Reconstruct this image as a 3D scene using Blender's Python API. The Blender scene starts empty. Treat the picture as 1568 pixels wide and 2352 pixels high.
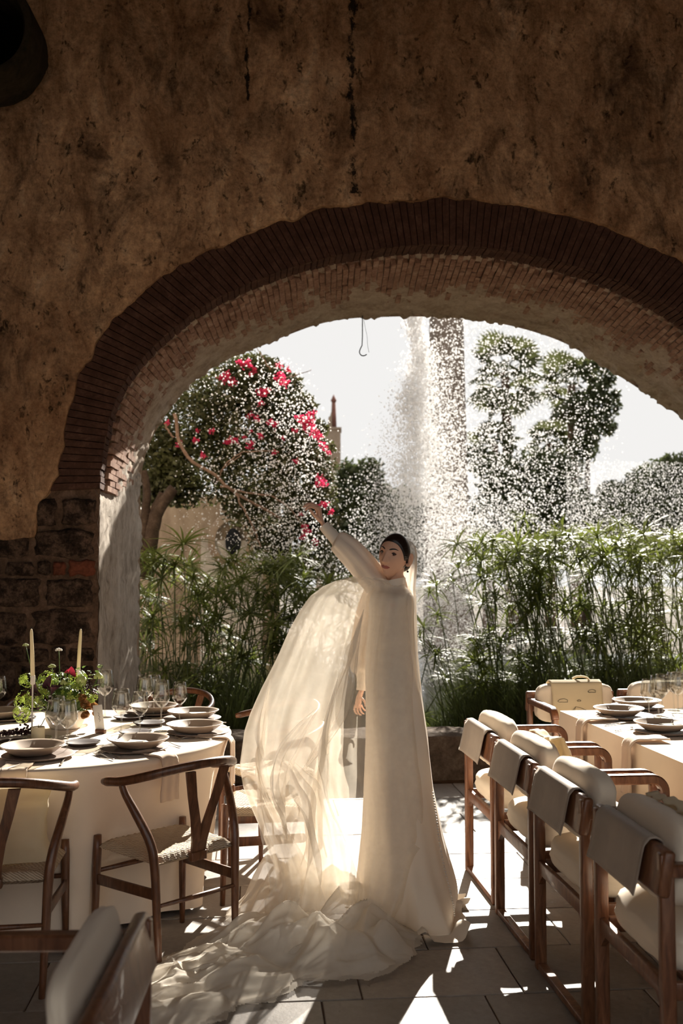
import bpy, bmesh, math, random
import numpy as np
from mathutils import Vector, Matrix, Euler, noise

random.seed(7)
SC = bpy.context.scene
COL = SC.collection
PI = math.pi

# ------------------------------------------------------------------ camera
F = 35 / 36 * 2352
HC = 1.55
PITCH = math.atan(136 / F)
cam = bpy.data.cameras.new('camera')
cam.lens = 35
cam.sensor_width = 36
cam.sensor_fit = 'AUTO'
cam.clip_end = 400
cam.dof.use_dof = True
cam.dof.focus_distance = 4.6
cam.dof.aperture_fstop = 3.2
co = bpy.data.objects.new('camera', cam)
COL.objects.link(co)
co.location = (0, 0, HC)
co.rotation_euler = (PI / 2 + PITCH, 0, 0)
SC.camera = co

# ------------------------------------------------------------------ light
SC.view_settings.view_transform = 'Standard'
SC.view_settings.look = 'None'
SC.view_settings.gamma = 1
SC.view_settings.use_curve_mapping = False
SC.view_settings.exposure = 0.1
w = bpy.data.worlds.new('sky')
SC.world = w
w.use_nodes = True
w.node_tree.nodes['Background'].inputs[0].default_value = (1.0, 0.985, 0.965, 1)
w.node_tree.nodes['Background'].inputs[1].default_value = 0.84
SUN_AZ = math.radians(12)
SUN_EL = math.radians(27.5)
sun = bpy.data.lights.new('sun', 'SUN')
sun.energy = 16
sun.angle = math.radians(0.6)
sun.color = (1.0, 0.93, 0.82)
so = bpy.data.objects.new('sun', sun)
COL.objects.link(so)
so.location = (8, 30, 20)
sd = Vector((math.sin(SUN_AZ) * math.cos(SUN_EL), math.cos(SUN_AZ) * math.cos(SUN_EL), math.sin(SUN_EL)))
so.rotation_euler = (-sd).to_track_quat('-Z', 'Y').to_euler()
SC.cycles.max_bounces = 8
SC.cycles.diffuse_bounces = 4
SC.cycles.glossy_bounces = 3
SC.cycles.transparent_max_bounces = 16
SC.cycles.use_adaptive_sampling = True
SC.cycles.adaptive_threshold = .06
SC.cycles.adaptive_min_samples = 12
SC.cycles.caustics_reflective = False
SC.cycles.caustics_refractive = False
SC.cycles.sample_clamp_indirect = 6

# ------------------------------------------------------------------ placing helpers
pc, ps = math.cos(PITCH), math.sin(PITCH)
def ray(px, py):
    a = (px - 784) / F
    b = (1176 - py) / F
    return Vector((a, pc - b * ps, ps + b * pc))
def at(px, py, y):
    d = ray(px, py)
    p = d * (y / d.y)
    return Vector((p.x, p.y, p.z + HC))
def gnd(px, py, z=0.0):
    d = ray(px, py)
    p = d * ((z - HC) / d.z)
    return Vector((p.x, p.y, z))
RT = math.radians(5)
rc, rs = math.cos(RT), math.sin(RT)
def uvp(px, py, V):
    d = ray(px, py)
    t = V / (-d.x * rs + d.y * rc)
    p = d * t
    return (p.x * rc + p.y * rs, p.z + HC)
def room(u, v, z=0.0):
    return Vector((u * rc - v * rs, u * rs + v * rc, z))
def nz(x, y=0.0, z=0.0):
    return noise.noise(Vector((x, y, z)))
def lerp(a, b, t):
    return a + (b - a) * t
def interp(tab, x):
    if x <= tab[0][0]:
        return tab[0][1]
    for (x0, y0), (x1, y1) in zip(tab, tab[1:]):
        if x <= x1:
            return y0 + (y1 - y0) * (x - x0) / (x1 - x0)
    return tab[-1][1]
def catmull(P, n):
    P = [Vector(p) for p in P]
    Q = [P[0] * 2 - P[1]] + P + [P[-1] * 2 - P[-2]]
    out = []
    m = len(P) - 1
    for k in range(n):
        s = k / (n - 1) * m
        i = min(int(s), m - 1)
        t = s - i
        a, b, c, d = Q[i], Q[i + 1], Q[i + 2], Q[i + 3]
        out.append(0.5 * ((2 * b) + (c - a) * t + (2 * a - 5 * b + 4 * c - d) * t * t + (3 * b - a - 3 * c + d) * t ** 3))
    return out

# ------------------------------------------------------------------ materials
MATS = {}
class NT:
    def __init__(s, name):
        s.m = bpy.data.materials.new(name)
        s.m.use_nodes = True
        s.t = s.m.node_tree
        s.n = s.t.nodes
        s.l = s.t.links
        s.b = s.n['Principled BSDF']
        s.out = s.n['Material Output']
        s.tc = s.n.new('ShaderNodeTexCoord')
        MATS[name] = s.m
    def new(s, t, **kw):
        n = s.n.new(t)
        for k, v in kw.items():
            setattr(n, k, v)
        return n
    def put(s, sock, v):
        if isinstance(v, bpy.types.NodeSocket):
            s.l.new(v, sock)
        elif isinstance(v, (tuple, list)) and len(v) == 3 and sock.type == 'RGBA':
            sock.default_value = (*v, 1)
        else:
            sock.default_value = v
    def coord(s, scale=(1, 1, 1), kind='Object'):
        mp = s.new('ShaderNodeMapping')
        s.l.new(s.tc.outputs[kind], mp.inputs[0])
        mp.inputs['Scale'].default_value = scale
        return mp.outputs[0]
    def noise(s, scale, detail=4, rough=.6, vec=None, dist=0.0):
        n = s.new('ShaderNodeTexNoise')
        n.inputs['Scale'].default_value = scale
        n.inputs['Detail'].default_value = detail
        n.inputs['Roughness'].default_value = rough
        n.inputs['Distortion'].default_value = dist
        s.l.new(vec if vec is not None else s.tc.outputs['Object'], n.inputs['Vector'])
        return n.outputs['Fac']
    def ramp(s, fac, stops):
        r = s.new('ShaderNodeValToRGB')
        s.put(r.inputs[0], fac)
        e = r.color_ramp.elements
        while len(e) < len(stops):
            e.new(0.5)
        for k, (p, c) in enumerate(stops):
            e[k].position = p
            e[k].color = (*c, 1) if len(c) == 3 else c
        return r.outputs[0]
    def mix(s, fac, a, b, mode='MIX'):
        n = s.new('ShaderNodeMix', data_type='RGBA', blend_type=mode)
        s.put(n.inputs[0], fac)
        s.put(n.inputs[6], a)
        s.put(n.inputs[7], b)
        return n.outputs[2]
    def math(s, op, a, b=0.0, c=0.0):
        n = s.new('ShaderNodeMath', operation=op)
        s.put(n.inputs[0], a)
        s.put(n.inputs[1], b)
        s.put(n.inputs[2], c)
        return n.outputs[0]
    def bump(s, h, strength=.5, dist=.02):
        n = s.new('ShaderNodeBump')
        n.inputs['Strength'].default_value = strength
        n.inputs['Distance'].default_value = dist
        s.put(n.inputs['Height'], h)
        s.l.new(n.outputs[0], s.b.inputs['Normal'])
        return n.outputs[0]
    def set(s, **kw):
        for k, v in kw.items():
            s.put(s.b.inputs[k.replace('_', ' ')], v)
        return s
def G(v):
    return (v, v, v)

def plain(name, col, rough=.6, var=.15, scale=8, metallic=0, bump=0, sheen=0, spec=.5):
    t = NT(name)
    lo = tuple(c * (1 - var) for c in col)
    hi = tuple(min(1, c * (1 + var)) for c in col)
    f = t.noise(scale, 5)
    t.set(Base_Color=t.ramp(f, [(.3, lo), (.7, hi)]), Roughness=rough, Metallic=metallic)
    t.b.inputs['Specular IOR Level'].default_value = spec
    if bump:
        t.bump(t.noise(scale * 6, 4), bump, .01)
    if sheen:
        t.b.inputs['Sheen Weight'].default_value = sheen
    return t.m

def m_plaster():
    t = NT('plaster')
    v = t.coord((1, 1, .45))
    big = t.noise(.9, 6, .65, v)
    mid = t.noise(4.2, 8, .7, v, .6)
    fine = t.noise(22, 6, .7)
    c = t.ramp(mid, [(.30, (.13, .072, .040)), (.44, (.37, .212, .112)), (.58, (.60, .375, .210)), (.74, (.74, .55, .36))])
    c = t.mix(t.ramp(big, [(.38, G(0)), (.68, G(.75))]), c, (.21, .098, .044))
    stain = t.ramp(t.noise(2.3, 10, .78, t.coord((1, 1, .7)), .8), [(.50, G(0)), (.66, G(.9))])
    c = t.mix(stain, c, (.085, .048, .028))
    pits = t.ramp(t.noise(13, 8, .8, t.coord((1, 1, .6)), .3), [(.585, G(0)), (.69, G(.9))])
    c = t.mix(pits, c, (.030, .018, .011))
    c = t.mix(1.0, c, t.ramp(t.noise(30, 8, .8), [(.32, G(.55)), (.5, G(1.0)), (.7, G(1.45))]), 'MULTIPLY')
    # dark runs down two joints of the render
    sx = t.new('ShaderNodeSeparateXYZ')
    t.l.new(t.tc.outputs['Object'], sx.inputs[0])
    wob = t.math('MULTIPLY_ADD', t.noise(2.0, 4), .16, -.08)
    for u0, wd, z0 in ((.68, .055, 4.25), (-.055, .03, 4.9)):
        d = t.math('ABSOLUTE', t.math('ADD', t.math('SUBTRACT', sx.outputs[0], u0), wob))
        k = t.math('SUBTRACT', 1.0, t.math('DIVIDE', d, wd))
        k = t.math('MULTIPLY', k, t.math('GREATER_THAN', sx.outputs[2], z0))
        k = t.math('MULTIPLY_ADD', t.noise(13, 7, .8, t.coord((1, 1, .6))), 3.2, t.math('SUBTRACT', t.math('MULTIPLY', k, .8), 2.0))
        c = t.mix(t.ramp(k, [(.1, G(0)), (.3, G(.95))]), c, (.010, .008, .006))
    t.set(Base_Color=c, Roughness=.95)
    t.b.inputs['Specular IOR Level'].default_value = .15
    h = t.math('ADD', t.math('MULTIPLY', mid, .7), t.math('MULTIPLY', fine, .35))
    h = t.math('SUBTRACT', h, t.math('MULTIPLY', pits, .5))
    t.bump(h, .9, .035)
m_plaster()

def m_rough(name, stops, scale, bump=.8, dist=.02, scl=(1, 1, 1)):
    t = NT(name)
    v = t.coord(scl)
    a = t.noise(scale, 8, .72, v, .3)
    b = t.noise(scale * 6, 6, .75, v)
    f = t.math('ADD', t.math('MULTIPLY', a, .65), t.math('MULTIPLY', b, .35))
    t.set(Base_Color=t.ramp(f, stops), Roughness=.95)
    t.b.inputs['Specular IOR Level'].default_value = .15
    t.bump(f, bump, dist)
    return t.m
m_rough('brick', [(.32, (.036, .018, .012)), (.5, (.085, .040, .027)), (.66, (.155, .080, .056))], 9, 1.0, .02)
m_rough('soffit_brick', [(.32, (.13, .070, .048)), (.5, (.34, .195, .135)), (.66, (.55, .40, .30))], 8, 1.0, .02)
m_rough('soffit_plaster', [(.30, (.17, .120, .085)), (.46, (.42, .325, .245)), (.66, (.62, .52, .42))], 5, 1.0, .03)  # both soffit colours lightened to stand in for light reflected off the pond
m_rough('jamb_whitewash', [(.34, (.16, .125, .098)), (.46, (.40, .34, .28)), (.60, (.60, .53, .455)), (.74, (.70, .64, .56))], 7, 1.0, .03, (1, 1, .4))  # whitewash, its colour also lightened in place of blocked sky light
m_rough('stone_block', [(.40, (.016, .011, .008)), (.48, (.055, .034, .024)), (.57, (.17, .105, .072)), (.70, (.27, .18, .13))], 9, 1.0, .04)
m_rough('red_brick', [(.36, (.06, .022, .014)), (.6, (.20, .060, .032)), (.74, (.26, .11, .07))], 8)
m_rough('mortar', [(.36, (.045, .027, .018)), (.5, (.14, .083, .053)), (.66, (.27, .170, .115))], 6, 1.0, .03)
m_rough('parapet_stone', [(.34, (.05, .035, .025)), (.5, (.13, .095, .070)), (.68, (.24, .19, .145))], 7, 1.0, .02)
m_rough('old_pipe', [(.34, (.012, .010, .006)), (.5, (.030, .024, .013)), (.68, (.055, .042, .024))], 6)
m_rough('garden_plaster', [(.34, (.20, .15, .11)), (.52, (.42, .34, .26)), (.68, (.55, .46, .37))], 2.2, .4, .02, (1, 1, .35))
m_rough('pale_plaster', [(.34, (.42, .38, .34)), (.52, (.62, .58, .53)), (.68, (.75, .71, .66))], 2.0, .3)
m_rough('tower_stone', [(.34, (.28, .21, .15)), (.52, (.40, .31, .23)), (.68, (.50, .40, .30))], 1.2, .3)
m_rough('red_stone', [(.34, (.16, .075, .055)), (.6, (.27, .13, .10))], 2.0, .3)
m_rough('column_stone', [(.34, (.13, .105, .085)), (.52, (.22, .18, .15)), (.68, (.30, .255, .22))], 1.5, .4)
m_rough('bark', [(.34, (.022, .015, .011)), (.52, (.060, .042, .031)), (.68, (.12, .088, .068))], 9, 1, .01)
m_rough('vine_bark', [(.34, (.10, .065, .048)), (.52, (.20, .135, .10)), (.68, (.28, .20, .155))], 11, .6, .01)
m_rough('soil', [(.34, (.030, .022, .014)), (.6, (.085, .065, .045))], 3)

def m_slab():
    t = NT('floor_slab')
    oi = t.new('ShaderNodeObjectInfo')
    a = t.noise(3.0, 8, .65, None, .5)
    b = t.noise(34, 5, .7)
    c = t.ramp(t.math('ADD', t.math('MULTIPLY', a, .7), t.math('MULTIPLY', b, .3)), [(.32, (.160, .134, .112)), (.5, (.26, .223, .191)), (.68, (.35, .306, .267))])
    sh = t.ramp(oi.outputs['Random'], [(0, G(.78)), (1, G(1.15))])
    c = t.mix(1.0, c, sh, 'MULTIPLY')
    t.set(Base_Color=c, Roughness=t.ramp(a, [(.3, G(.42)), (.7, G(.62))]))
    t.bump(b, .25, .004)
m_slab()

def m_wood(name, c0, c1, c2, rough=.35):
    t = NT(name)
    v = t.coord((9, 9, 1.6))
    a = t.noise(4.5, 7, .62, v, 1.2)
    t.set(Base_Color=t.ramp(a, [(.3, c0), (.5, c1), (.72, c2)]), Roughness=rough)
    t.b.inputs['Coat Weight'].default_value = .15
    t.bump(a, .12, .004)
m_wood('walnut', (.060, .022, .010), (.125, .048, .021), (.205, .090, .042))
m_wood('teak', (.085, .030, .014), (.165, .066, .030), (.25, .115, .058), .38)

def m_weave():
    t = NT('paper_cord')
    wv = t.new('ShaderNodeTexWave', wave_type='BANDS', bands_direction='DIAGONAL')
    wv.inputs['Scale'].default_value = 42
    wv.inputs['Distortion'].default_value = 1.2
    t.l.new(t.tc.outputs['Object'], wv.inputs['Vector'])
    n = t.noise(20, 4)
    t.set(Base_Color=t.mix(wv.outputs['Fac'], t.ramp(n, [(.3, (.30, .22, .145)), (.7, (.42, .32, .22))]), (.62, .50, .36)), Roughness=.85)
    t.bump(wv.outputs['Fac'], .6, .004)
m_weave()

def m_fabric(name, col, transl=0.0, weave=260, rough=.9, var=.06):
    t = NT(name)
    wv = t.noise(weave, 2)
    f = t.noise(5, 5)
    c = t.ramp(f, [(.3, tuple(x * (1 - var) for x in col)), (.7, col)])
    t.set(Base_Color=c, Roughness=rough)
    t.b.inputs['Specular IOR Level'].default_value = .2
    t.b.inputs['Sheen Weight'].default_value = .15
    nrm = t.bump(wv, .15, .002)
    if transl:
        tr = t.new('ShaderNodeBsdfTranslucent')
        t.l.new(c, tr.inputs[0])
        ms = t.new('ShaderNodeMixShader')
        ms.inputs[0].default_value = transl
        t.l.new(t.b.outputs[0], ms.inputs[1])
        t.l.new(tr.outputs[0], ms.inputs[2])
        t.l.new(ms.outputs[0], t.out.inputs[0])
m_fabric('table_linen', (.86, .71, .56))
m_fabric('napkin_linen', (.72, .56, .43), .08)
m_fabric('cushion_canvas', (.82, .71, .57))
m_fabric('tote_canvas', (.80, .68, .46), .22)
m_fabric('sling_leather', (.40, .33, .27), 0, 30, .6, .25)
m_fabric('dress_satin', (.90, .80, .67), .16, 200, .5, .03)
m_fabric('sleeve_chiffon', (.90, .81, .69), .26, 200, .7, .03)

def m_tulle(name, clear, transl=.35):
    t = NT(name)
    t.n.remove(t.b)
    df = t.new('ShaderNodeBsdfDiffuse')
    df.inputs[0].default_value = (.90, .83, .73, 1)
    tl = t.new('ShaderNodeBsdfTranslucent')
    tl.inputs[0].default_value = (.88, .80, .68, 1)
    tp = t.new('ShaderNodeBsdfTransparent')
    m1 = t.new('ShaderNodeMixShader')
    m1.inputs[0].default_value = transl
    t.l.new(df.outputs[0], m1.inputs[1])
    t.l.new(tl.outputs[0], m1.inputs[2])
    m2 = t.new('ShaderNodeMixShader')
    f = t.noise(6, 4, .6)
    t.put(m2.inputs[0], t.ramp(f, [(.3, G(max(0, clear - .08))), (.7, G(clear + .06))]))
    t.l.new(m1.outputs[0], m2.inputs[1])
    t.l.new(tp.outputs[0], m2.inputs[2])
    t.l.new(m2.outputs[0], t.out.inputs[0])
m_tulle('tulle', .58, .30)
m_tulle('tulle_dense', .34, .30)
m_tulle('tulle_pool', .36, .34)

def m_glass():
    t = NT('clear_glass')
    t.n.remove(t.b)
    tp = t.new('ShaderNodeBsdfTransparent')
    tp.inputs[0].default_value = (.90, .90, .88, 1)
    gl = t.new('ShaderNodeBsdfGlossy')
    gl.inputs['Roughness'].default_value = .03
    fr = t.new('ShaderNodeFresnel')
    gm = t.new('ShaderNodeNewGeometry')
    t.l.new(t.math('SUBTRACT', 1.5, t.math('MULTIPLY', gm.outputs['Backfacing'], 1.5 - 1 / 1.5)), fr.inputs[0])
    ms = t.new('ShaderNodeMixShader')
    t.l.new(t.math('MULTIPLY_ADD', fr.outputs[0], 1.5, .03), ms.inputs[0])
    t.l.new(tp.outputs[0], ms.inputs[1])
    t.l.new(gl.outputs[0], ms.inputs[2])
    t.l.new(ms.outputs[0], t.out.inputs[0])
m_glass()
def m_translucent(name, col, k=.5, var=.25, scale=6):
    t = NT(name)
    f = t.noise(scale, 4)
    oi = t.new('ShaderNodeObjectInfo')
    c = t.ramp(f, [(.3, tuple(x * (1 - var) for x in col)), (.7, tuple(min(1, x * (1 + var)) for x in col))])
    t.set(Base_Color=c, Roughness=.55)
    tr = t.new('ShaderNodeBsdfTranslucent')
    t.l.new(c, tr.inputs[0])
    ms = t.new('ShaderNodeMixShader')
    ms.inputs[0].default_value = k
    t.l.new(t.b.outputs[0], ms.inputs[1])
    t.l.new(tr.outputs[0], ms.inputs[2])
    t.l.new(ms.outputs[0], t.out.inputs[0])
m_translucent('papyrus_leaf', (.135, .165, .034), .42, .45, 3)
m_translucent('papyrus_stalk', (.070, .095, .022), .15, .35, 3)
m_translucent('reed', (.058, .072, .020), .30, .6, 2)
m_translucent('bougainvillea_leaf', (.060, .065, .022), .30, .55, 2)
m_translucent('bougainvillea_flower', (.62, .045, .13), .45, .25, 9)
m_translucent('tree_leaf', (.065, .080, .030), .28, .4, 1)
m_translucent('palm_leaf', (.085, .095, .035), .28, .4, 1)
m_translucent('hydrangea', (.27, .34, .055), .3, .35, 30)
m_translucent('green_petal', (.46, .50, .20), .3, .2, 20)
m_translucent('dark_petal', (.040, .010, .014), .1, .4, 20)
m_translucent('crimson_petal', (.26, .020, .035), .3, .4, 20)
m_translucent('apricot_petal', (.46, .24, .09), .25, .4, 40)
m_translucent('bouquet_leaf', (.11, .17, .035), .3, .35, 20)
m_translucent('candle_wax', (.78, .68, .46), .18, .04, 10)
m_translucent('water_drop', (.95, .95, .95), .75, .02, 3)
plain('beige_stoneware', (.46, .355, .27), .45, .07, 14)
plain('charger_stoneware', (.20, .145, .115), .55, .12, 14)
plain('dark_stoneware', (.052, .032, .026), .5, .2, 14)
plain('white_ceramic', (.72, .66, .58), .5, .05, 8)
plain('steel', (.62, .58, .53), .22, .05, 8, 1.0)
plain('paper', (.82, .78, .70), .8, .03, 20)
plain('ink', (.09, .075, .06), .8, .1, 20)
plain('iron', (.02, .02, .022), .5, .2, 20)
plain('berry', (.045, .012, .014), .4, .3, 40)
plain('skin', (.76, .45, .31), .5, .05, 14, spec=.35)
plain('eyeshadow', (.20, .085, .055), .6, .05, 20)
plain('lip', (.42, .115, .095), .42, .05, 20)
plain('hair', (.012, .007, .005), .38, .3, 50)
plain('eye_white', (.74, .68, .62), .25, .02)
plain('iris', (.035, .016, .008), .15, .2, 60)
plain('pearl', (.80, .73, .64), .3, .03)
plain('wick', (.03, .025, .02), .9, .1)
plain('opening_shade', (.006, .007, .009), .9, .2)  # near-black colour standing in for the shade inside an opening
def m_water():
    t = NT('pond_water')
    v = t.coord((1, 2.2, 1))
    t.set(Base_Color=(.05, .06, .05), Roughness=.06)
    t.bump(t.noise(9, 5, .6, v, .5), .5, .04)
m_water()

# ------------------------------------------------------------------ mesh helpers
def link(o, parent=None):
    COL.objects.link(o)
    if parent is not None:
        o.parent = parent
    return o
def tag(o, label=None, cat=None, group=None, kind=None):
    if label:
        o['label'] = label
    if cat:
        o['category'] = cat
    if group:
        o['group'] = group
    if kind:
        o['kind'] = kind
    return o
def empty(name, loc=(0, 0, 0), rz=0.0, label=None, cat=None, group=None):
    o = bpy.data.objects.new(name, None)
    link(o)
    o.location = loc
    o.rotation_euler = (0, 0, rz)
    o.empty_display_size = .1
    return tag(o, label, cat, group)
class MB:
    def __init__(s):
        s.v = []
        s.f = []
        s.m = []
    def add(s, vs, fs, mi=0):
        o = len(s.v)
        s.v += [tuple(x) for x in vs]
        s.f += [tuple(i + o for i in f) for f in fs]
        s.m += [mi] * len(fs)
        return s
    def box(s, c, d, rot=None, mi=0):
        x, y, z = (k / 2 for k in d)
        vs = [Vector(p) for p in ((-x, -y, -z), (x, -y, -z), (x, y, -z), (-x, y, -z), (-x, -y, z), (x, -y, z), (x, y, z), (-x, y, z))]
        if rot is not None:
            vs = [rot @ p for p in vs]
        c = Vector(c)
        return s.add([p + c for p in vs], [(0, 3, 2, 1), (4, 5, 6, 7), (0, 1, 5, 4), (1, 2, 6, 5), (2, 3, 7, 6), (3, 0, 4, 7)], mi)
    def rbox(s, c, d, r=.006, seg=2, rot=None, mi=0):
        bm = bmesh.new()
        bmesh.ops.create_cube(bm, size=1)
        for v in bm.verts:
            v.co = Vector((v.co.x * d[0], v.co.y * d[1], v.co.z * d[2]))
        bmesh.ops.bevel(bm, geom=bm.edges[:], offset=min(r, min(d) * .49), segments=seg, profile=.5, affect='EDGES')
        bm.verts.ensure_lookup_table()
        c = Vector(c)
        vs = [(rot @ v.co if rot is not None else v.co) + c for v in bm.verts]
        fs = [[v.index for v in f.verts] for f in bm.faces]
        bm.verts.index_update()
        bm.free()
        return s.add(vs, fs, mi)
    def tube(s, path, rad, n=8, sq=(1, 1), cap=True, up=None, mi=0):
        P = [Vector(p) for p in path]
        m = len(P)
        if not hasattr(rad, '__len__'):
            rad = [rad] * m
        vs = []
        nrm = None
        for i in range(m):
            t = (P[min(i + 1, m - 1)] - P[max(i - 1, 0)]).normalized()
            if nrm is None:
                a = Vector(up) if up else (Vector((0, 0, 1)) if abs(t.z) < .9 else Vector((0, 1, 0)))
                nrm = (a - t * a.dot(t)).normalized()
            else:
                a = Vector(up) if up else nrm
                nrm = (a - t * a.dot(t)).normalized()
            b = t.cross(nrm)
            for k in range(n):
                an = 2 * PI * k / n
                vs.append(P[i] + nrm * (math.cos(an) * rad[i] * sq[0]) + b * (math.sin(an) * rad[i] * sq[1]))
        fs = []
        for i in range(m - 1):
            for k in range(n):
                k2 = (k + 1) % n
                fs.append((i * n + k, i * n + k2, (i + 1) * n + k2, (i + 1) * n + k))
        if cap:
            fs.append(tuple(range(n - 1, -1, -1)))
            fs.append(tuple((m - 1) * n + k for k in range(n)))
        return s.add(vs, fs, mi)
    def lathe(s, prof, n=24, c=(0, 0, 0), mi=0, wob=None):
        vs = []
        cx, cy, cz = c
        for j, (r, z) in enumerate(prof):
            for k in range(n):
                a = 2 * PI * k / n
                rr = r * (1 + (wob(a) if wob else 0))
                vs.append((cx + rr * math.cos(a), cy + rr * math.sin(a), cz + z))
        fs = []
        for j in range(len(prof) - 1):
            for k in range(n):
                k2 = (k + 1) % n
                fs.append((j * n + k, j * n + k2, (j + 1) * n + k2, (j + 1) * n + k))
        if prof[0][0] > 1e-6 and len(prof) > 1 and prof[0][0] < .0:
            pass
        return s.add(vs, fs, mi)
    def grid(s, nu, nv, fn, closeu=False, mi=0, keep=None):
        vs = [fn(i / (nu if closeu else nu - 1), j / (nv - 1)) for j in range(nv) for i in range(nu)]
        fs = []
        for j in range(nv - 1):
            for i in range(nu if closeu else nu - 1):
                i2 = (i + 1) % nu
                if keep and not keep(i, j):
                    continue
                fs.append((j * nu + i, j * nu + i2, (j + 1) * nu + i2, (j + 1) * nu + i))
        return s.add(vs, fs, mi)
    def prism(s, poly, thick, frame=None, mi=0):
        """2-D polygon (x, z) given thickness along y"""
        n = len(poly)
        vs = [Vector((x, -thick / 2, z)) for x, z in poly] + [Vector((x, thick / 2, z)) for x, z in poly]
        if frame is not None:
            vs = [frame @ p for p in vs]
        fs = [tuple(range(n)), tuple(range(2 * n - 1, n - 1, -1))]
        fs += [(i, i + n, (i + 1) % n + n, (i + 1) % n) for i in range(n)]
        return s.add(vs, fs, mi)
    def ball(s, c, r, sub=1, sc=(1, 1, 1), mi=0):
        bm = bmesh.new()
        bmesh.ops.create_icosphere(bm, subdivisions=sub, radius=1)
        vs = [(c[0] + v.co.x * r * sc[0], c[1] + v.co.y * r * sc[1], c[2] + v.co.z * r * sc[2]) for v in bm.verts]
        fs = [[v.index for v in f.verts] for f in bm.faces]
        bm.free()
        return s.add(vs, fs, mi)
    def data(s, name, mats, smooth=True):
        me = bpy.data.meshes.new(name)
        me.from_pydata(s.v, [], s.f)
        for mm in (mats if isinstance(mats, (list, tuple)) else [mats]):
            me.materials.append(MATS[mm])
        if any(s.m):
            me.polygons.foreach_set('material_index', s.m)
        if smooth:
            me.polygons.foreach_set('use_smooth', [True] * len(me.polygons))
        me.validate()
        me.update()
        return me
    def build(s, name, mats, parent=None, smooth=True, loc=None):
        o = bpy.data.objects.new(name, s.data(name, mats, smooth))
        link(o, parent)
        if loc is not None:
            o.location = loc
        return o
def obj(name, me, parent=None, loc=None, rot=None, scale=None):
    o = bpy.data.objects.new(name, me)
    link(o, parent)
    if loc is not None:
        o.location = loc
    if rot is not None:
        o.rotation_euler = rot
    if scale is not None:
        o.scale = scale
    return o
def sharp(o, angle=35):
    me = o.data
    me.set_sharp_from_angle(angle=math.radians(angle))
    return o
def copy_tree(root, loc, rz, label, group=None):
    r = root.copy()
    COL.objects.link(r)
    r.location = loc
    r.rotation_euler = (0, 0, rz)
    r['label'] = label
    if group:
        r['group'] = group
    for ch in list(root.children):
        c = ch.copy()
        COL.objects.link(c)
        c.parent = r
        for g in list(ch.children):
            d = g.copy()
            COL.objects.link(d)
            d.parent = c
    return r

# ================================================================== the setting
def structure(o):
    o['kind'] = 'structure'
    return o
def rspin(o):
    o.rotation_euler = (0, 0, RT)
    return o
def resample(P, n):
    P = [Vector((p[0], p[1])) for p in P]
    L = [0.0]
    for a, b in zip(P, P[1:]):
        L.append(L[-1] + (b - a).length)
    out = []
    for k in range(n):
        s = L[-1] * k / (n - 1)
        i = 0
        while i < len(L) - 2 and L[i + 1] < s:
            i += 1
        t = (s - L[i]) / max(1e-9, L[i + 1] - L[i])
        out.append(P[i].lerp(P[i + 1], t))
    return out
V1, V2 = 7.0, 8.7
UC = 1.4
FL = [(-1.07, 2.12), (-1.054, 2.341), (-.985, 2.700), (-.839, 2.980), (-.63, 3.207), (-.389, 3.406), (-.083, 3.579), (.225, 3.707), (.537, 3.801), (.852, 3.867), (1.137, 3.904), (UC, 3.913)]
FA = FL + [(2 * UC - u, z) for u, z in FL[-2::-1]]
EL = [(-1.44, 2.10), (-1.40, 2.35), (-1.34, 2.611), (-1.242, 2.949), (-1.083, 3.255), (-.845, 3.513), (-.574, 3.723), (-.27, 3.889), (.038, 4.024), (.349, 4.129), (.663, 4.208), (.979, 4.256), (UC, 4.285)]
EA = EL + [(2 * UC - u, z) for u, z in EL[-2::-1]]
RA = [(-.98, 2.12), (-.984, 2.234), (-.958, 2.499), (-.867, 2.747), (-.739, 2.958), (-.59, 3.152), (-.403, 3.309), (-.176, 3.437), (.052, 3.53), (.282, 3.632), (.552, 3.735), (.823, 3.792), (1.136, 3.815), (1.41, 3.825), (1.726, 3.821), (2.004, 3.807), (2.403, 3.736), (2.804, 3.605), (3.205, 3.373), (3.608, 3.12), (3.883, 2.924), (4.06, 2.6), (4.1, 2.12)]
def smooth2(P, n):
    Q = catmull([(p[0], p[1], 0) for p in P], n * 3)
    return resample([(q.x, q.y) for q in Q], n)
NF = 260
Fc, Ec, Rc = smooth2(FA, NF), smooth2(EA, NF), smooth2(RA, NF)
def inside(curve, u, z):
    """inside the arch opening bounded by the curve and its two jambs"""
    if z <= curve[0].y:
        return curve[0].x < u < curve[-1].x
    r = False
    n = len(curve)
    j = n - 1
    for i in range(n):
        a, b = curve[i], curve[j]
        if (a.y > z) != (b.y > z) and u < (b.x - a.x) * (z - a.y) / (b.y - a.y) + a.x:
            r = not r
        j = i
    return r

# --- wall core (mortar), with the arch and the pipe cut out
PU, PZ = -1.84, 5.16            # pipe centre
U0, U1, ZT = -5.2, 8.0, 7.3
def wallgrid(step, cut):
    nu, nzz = int((U1 - U0) / step) + 1, int(ZT / step) + 1
    return nu, nzz, step

mb = MB()
nu, nv, st = wallgrid(.06, None)
mb.grid(nu, nv, lambda a, b: (lerp(U0, U1, a), V1 + .03 + .01 * nz(lerp(U0, U1, a) * 9, b * ZT * 9), b * ZT),
        keep=lambda i, j: not inside(Ec, U0 + (i + .5) * (U1 - U0) / (nu - 1), (j + .5) * ZT / (nv - 1)) and math.hypot(U0 + (i + .5) * (U1 - U0) / (nu - 1) - PU, (j + .5) * ZT / (nv - 1) - PZ) > .335)
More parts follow.
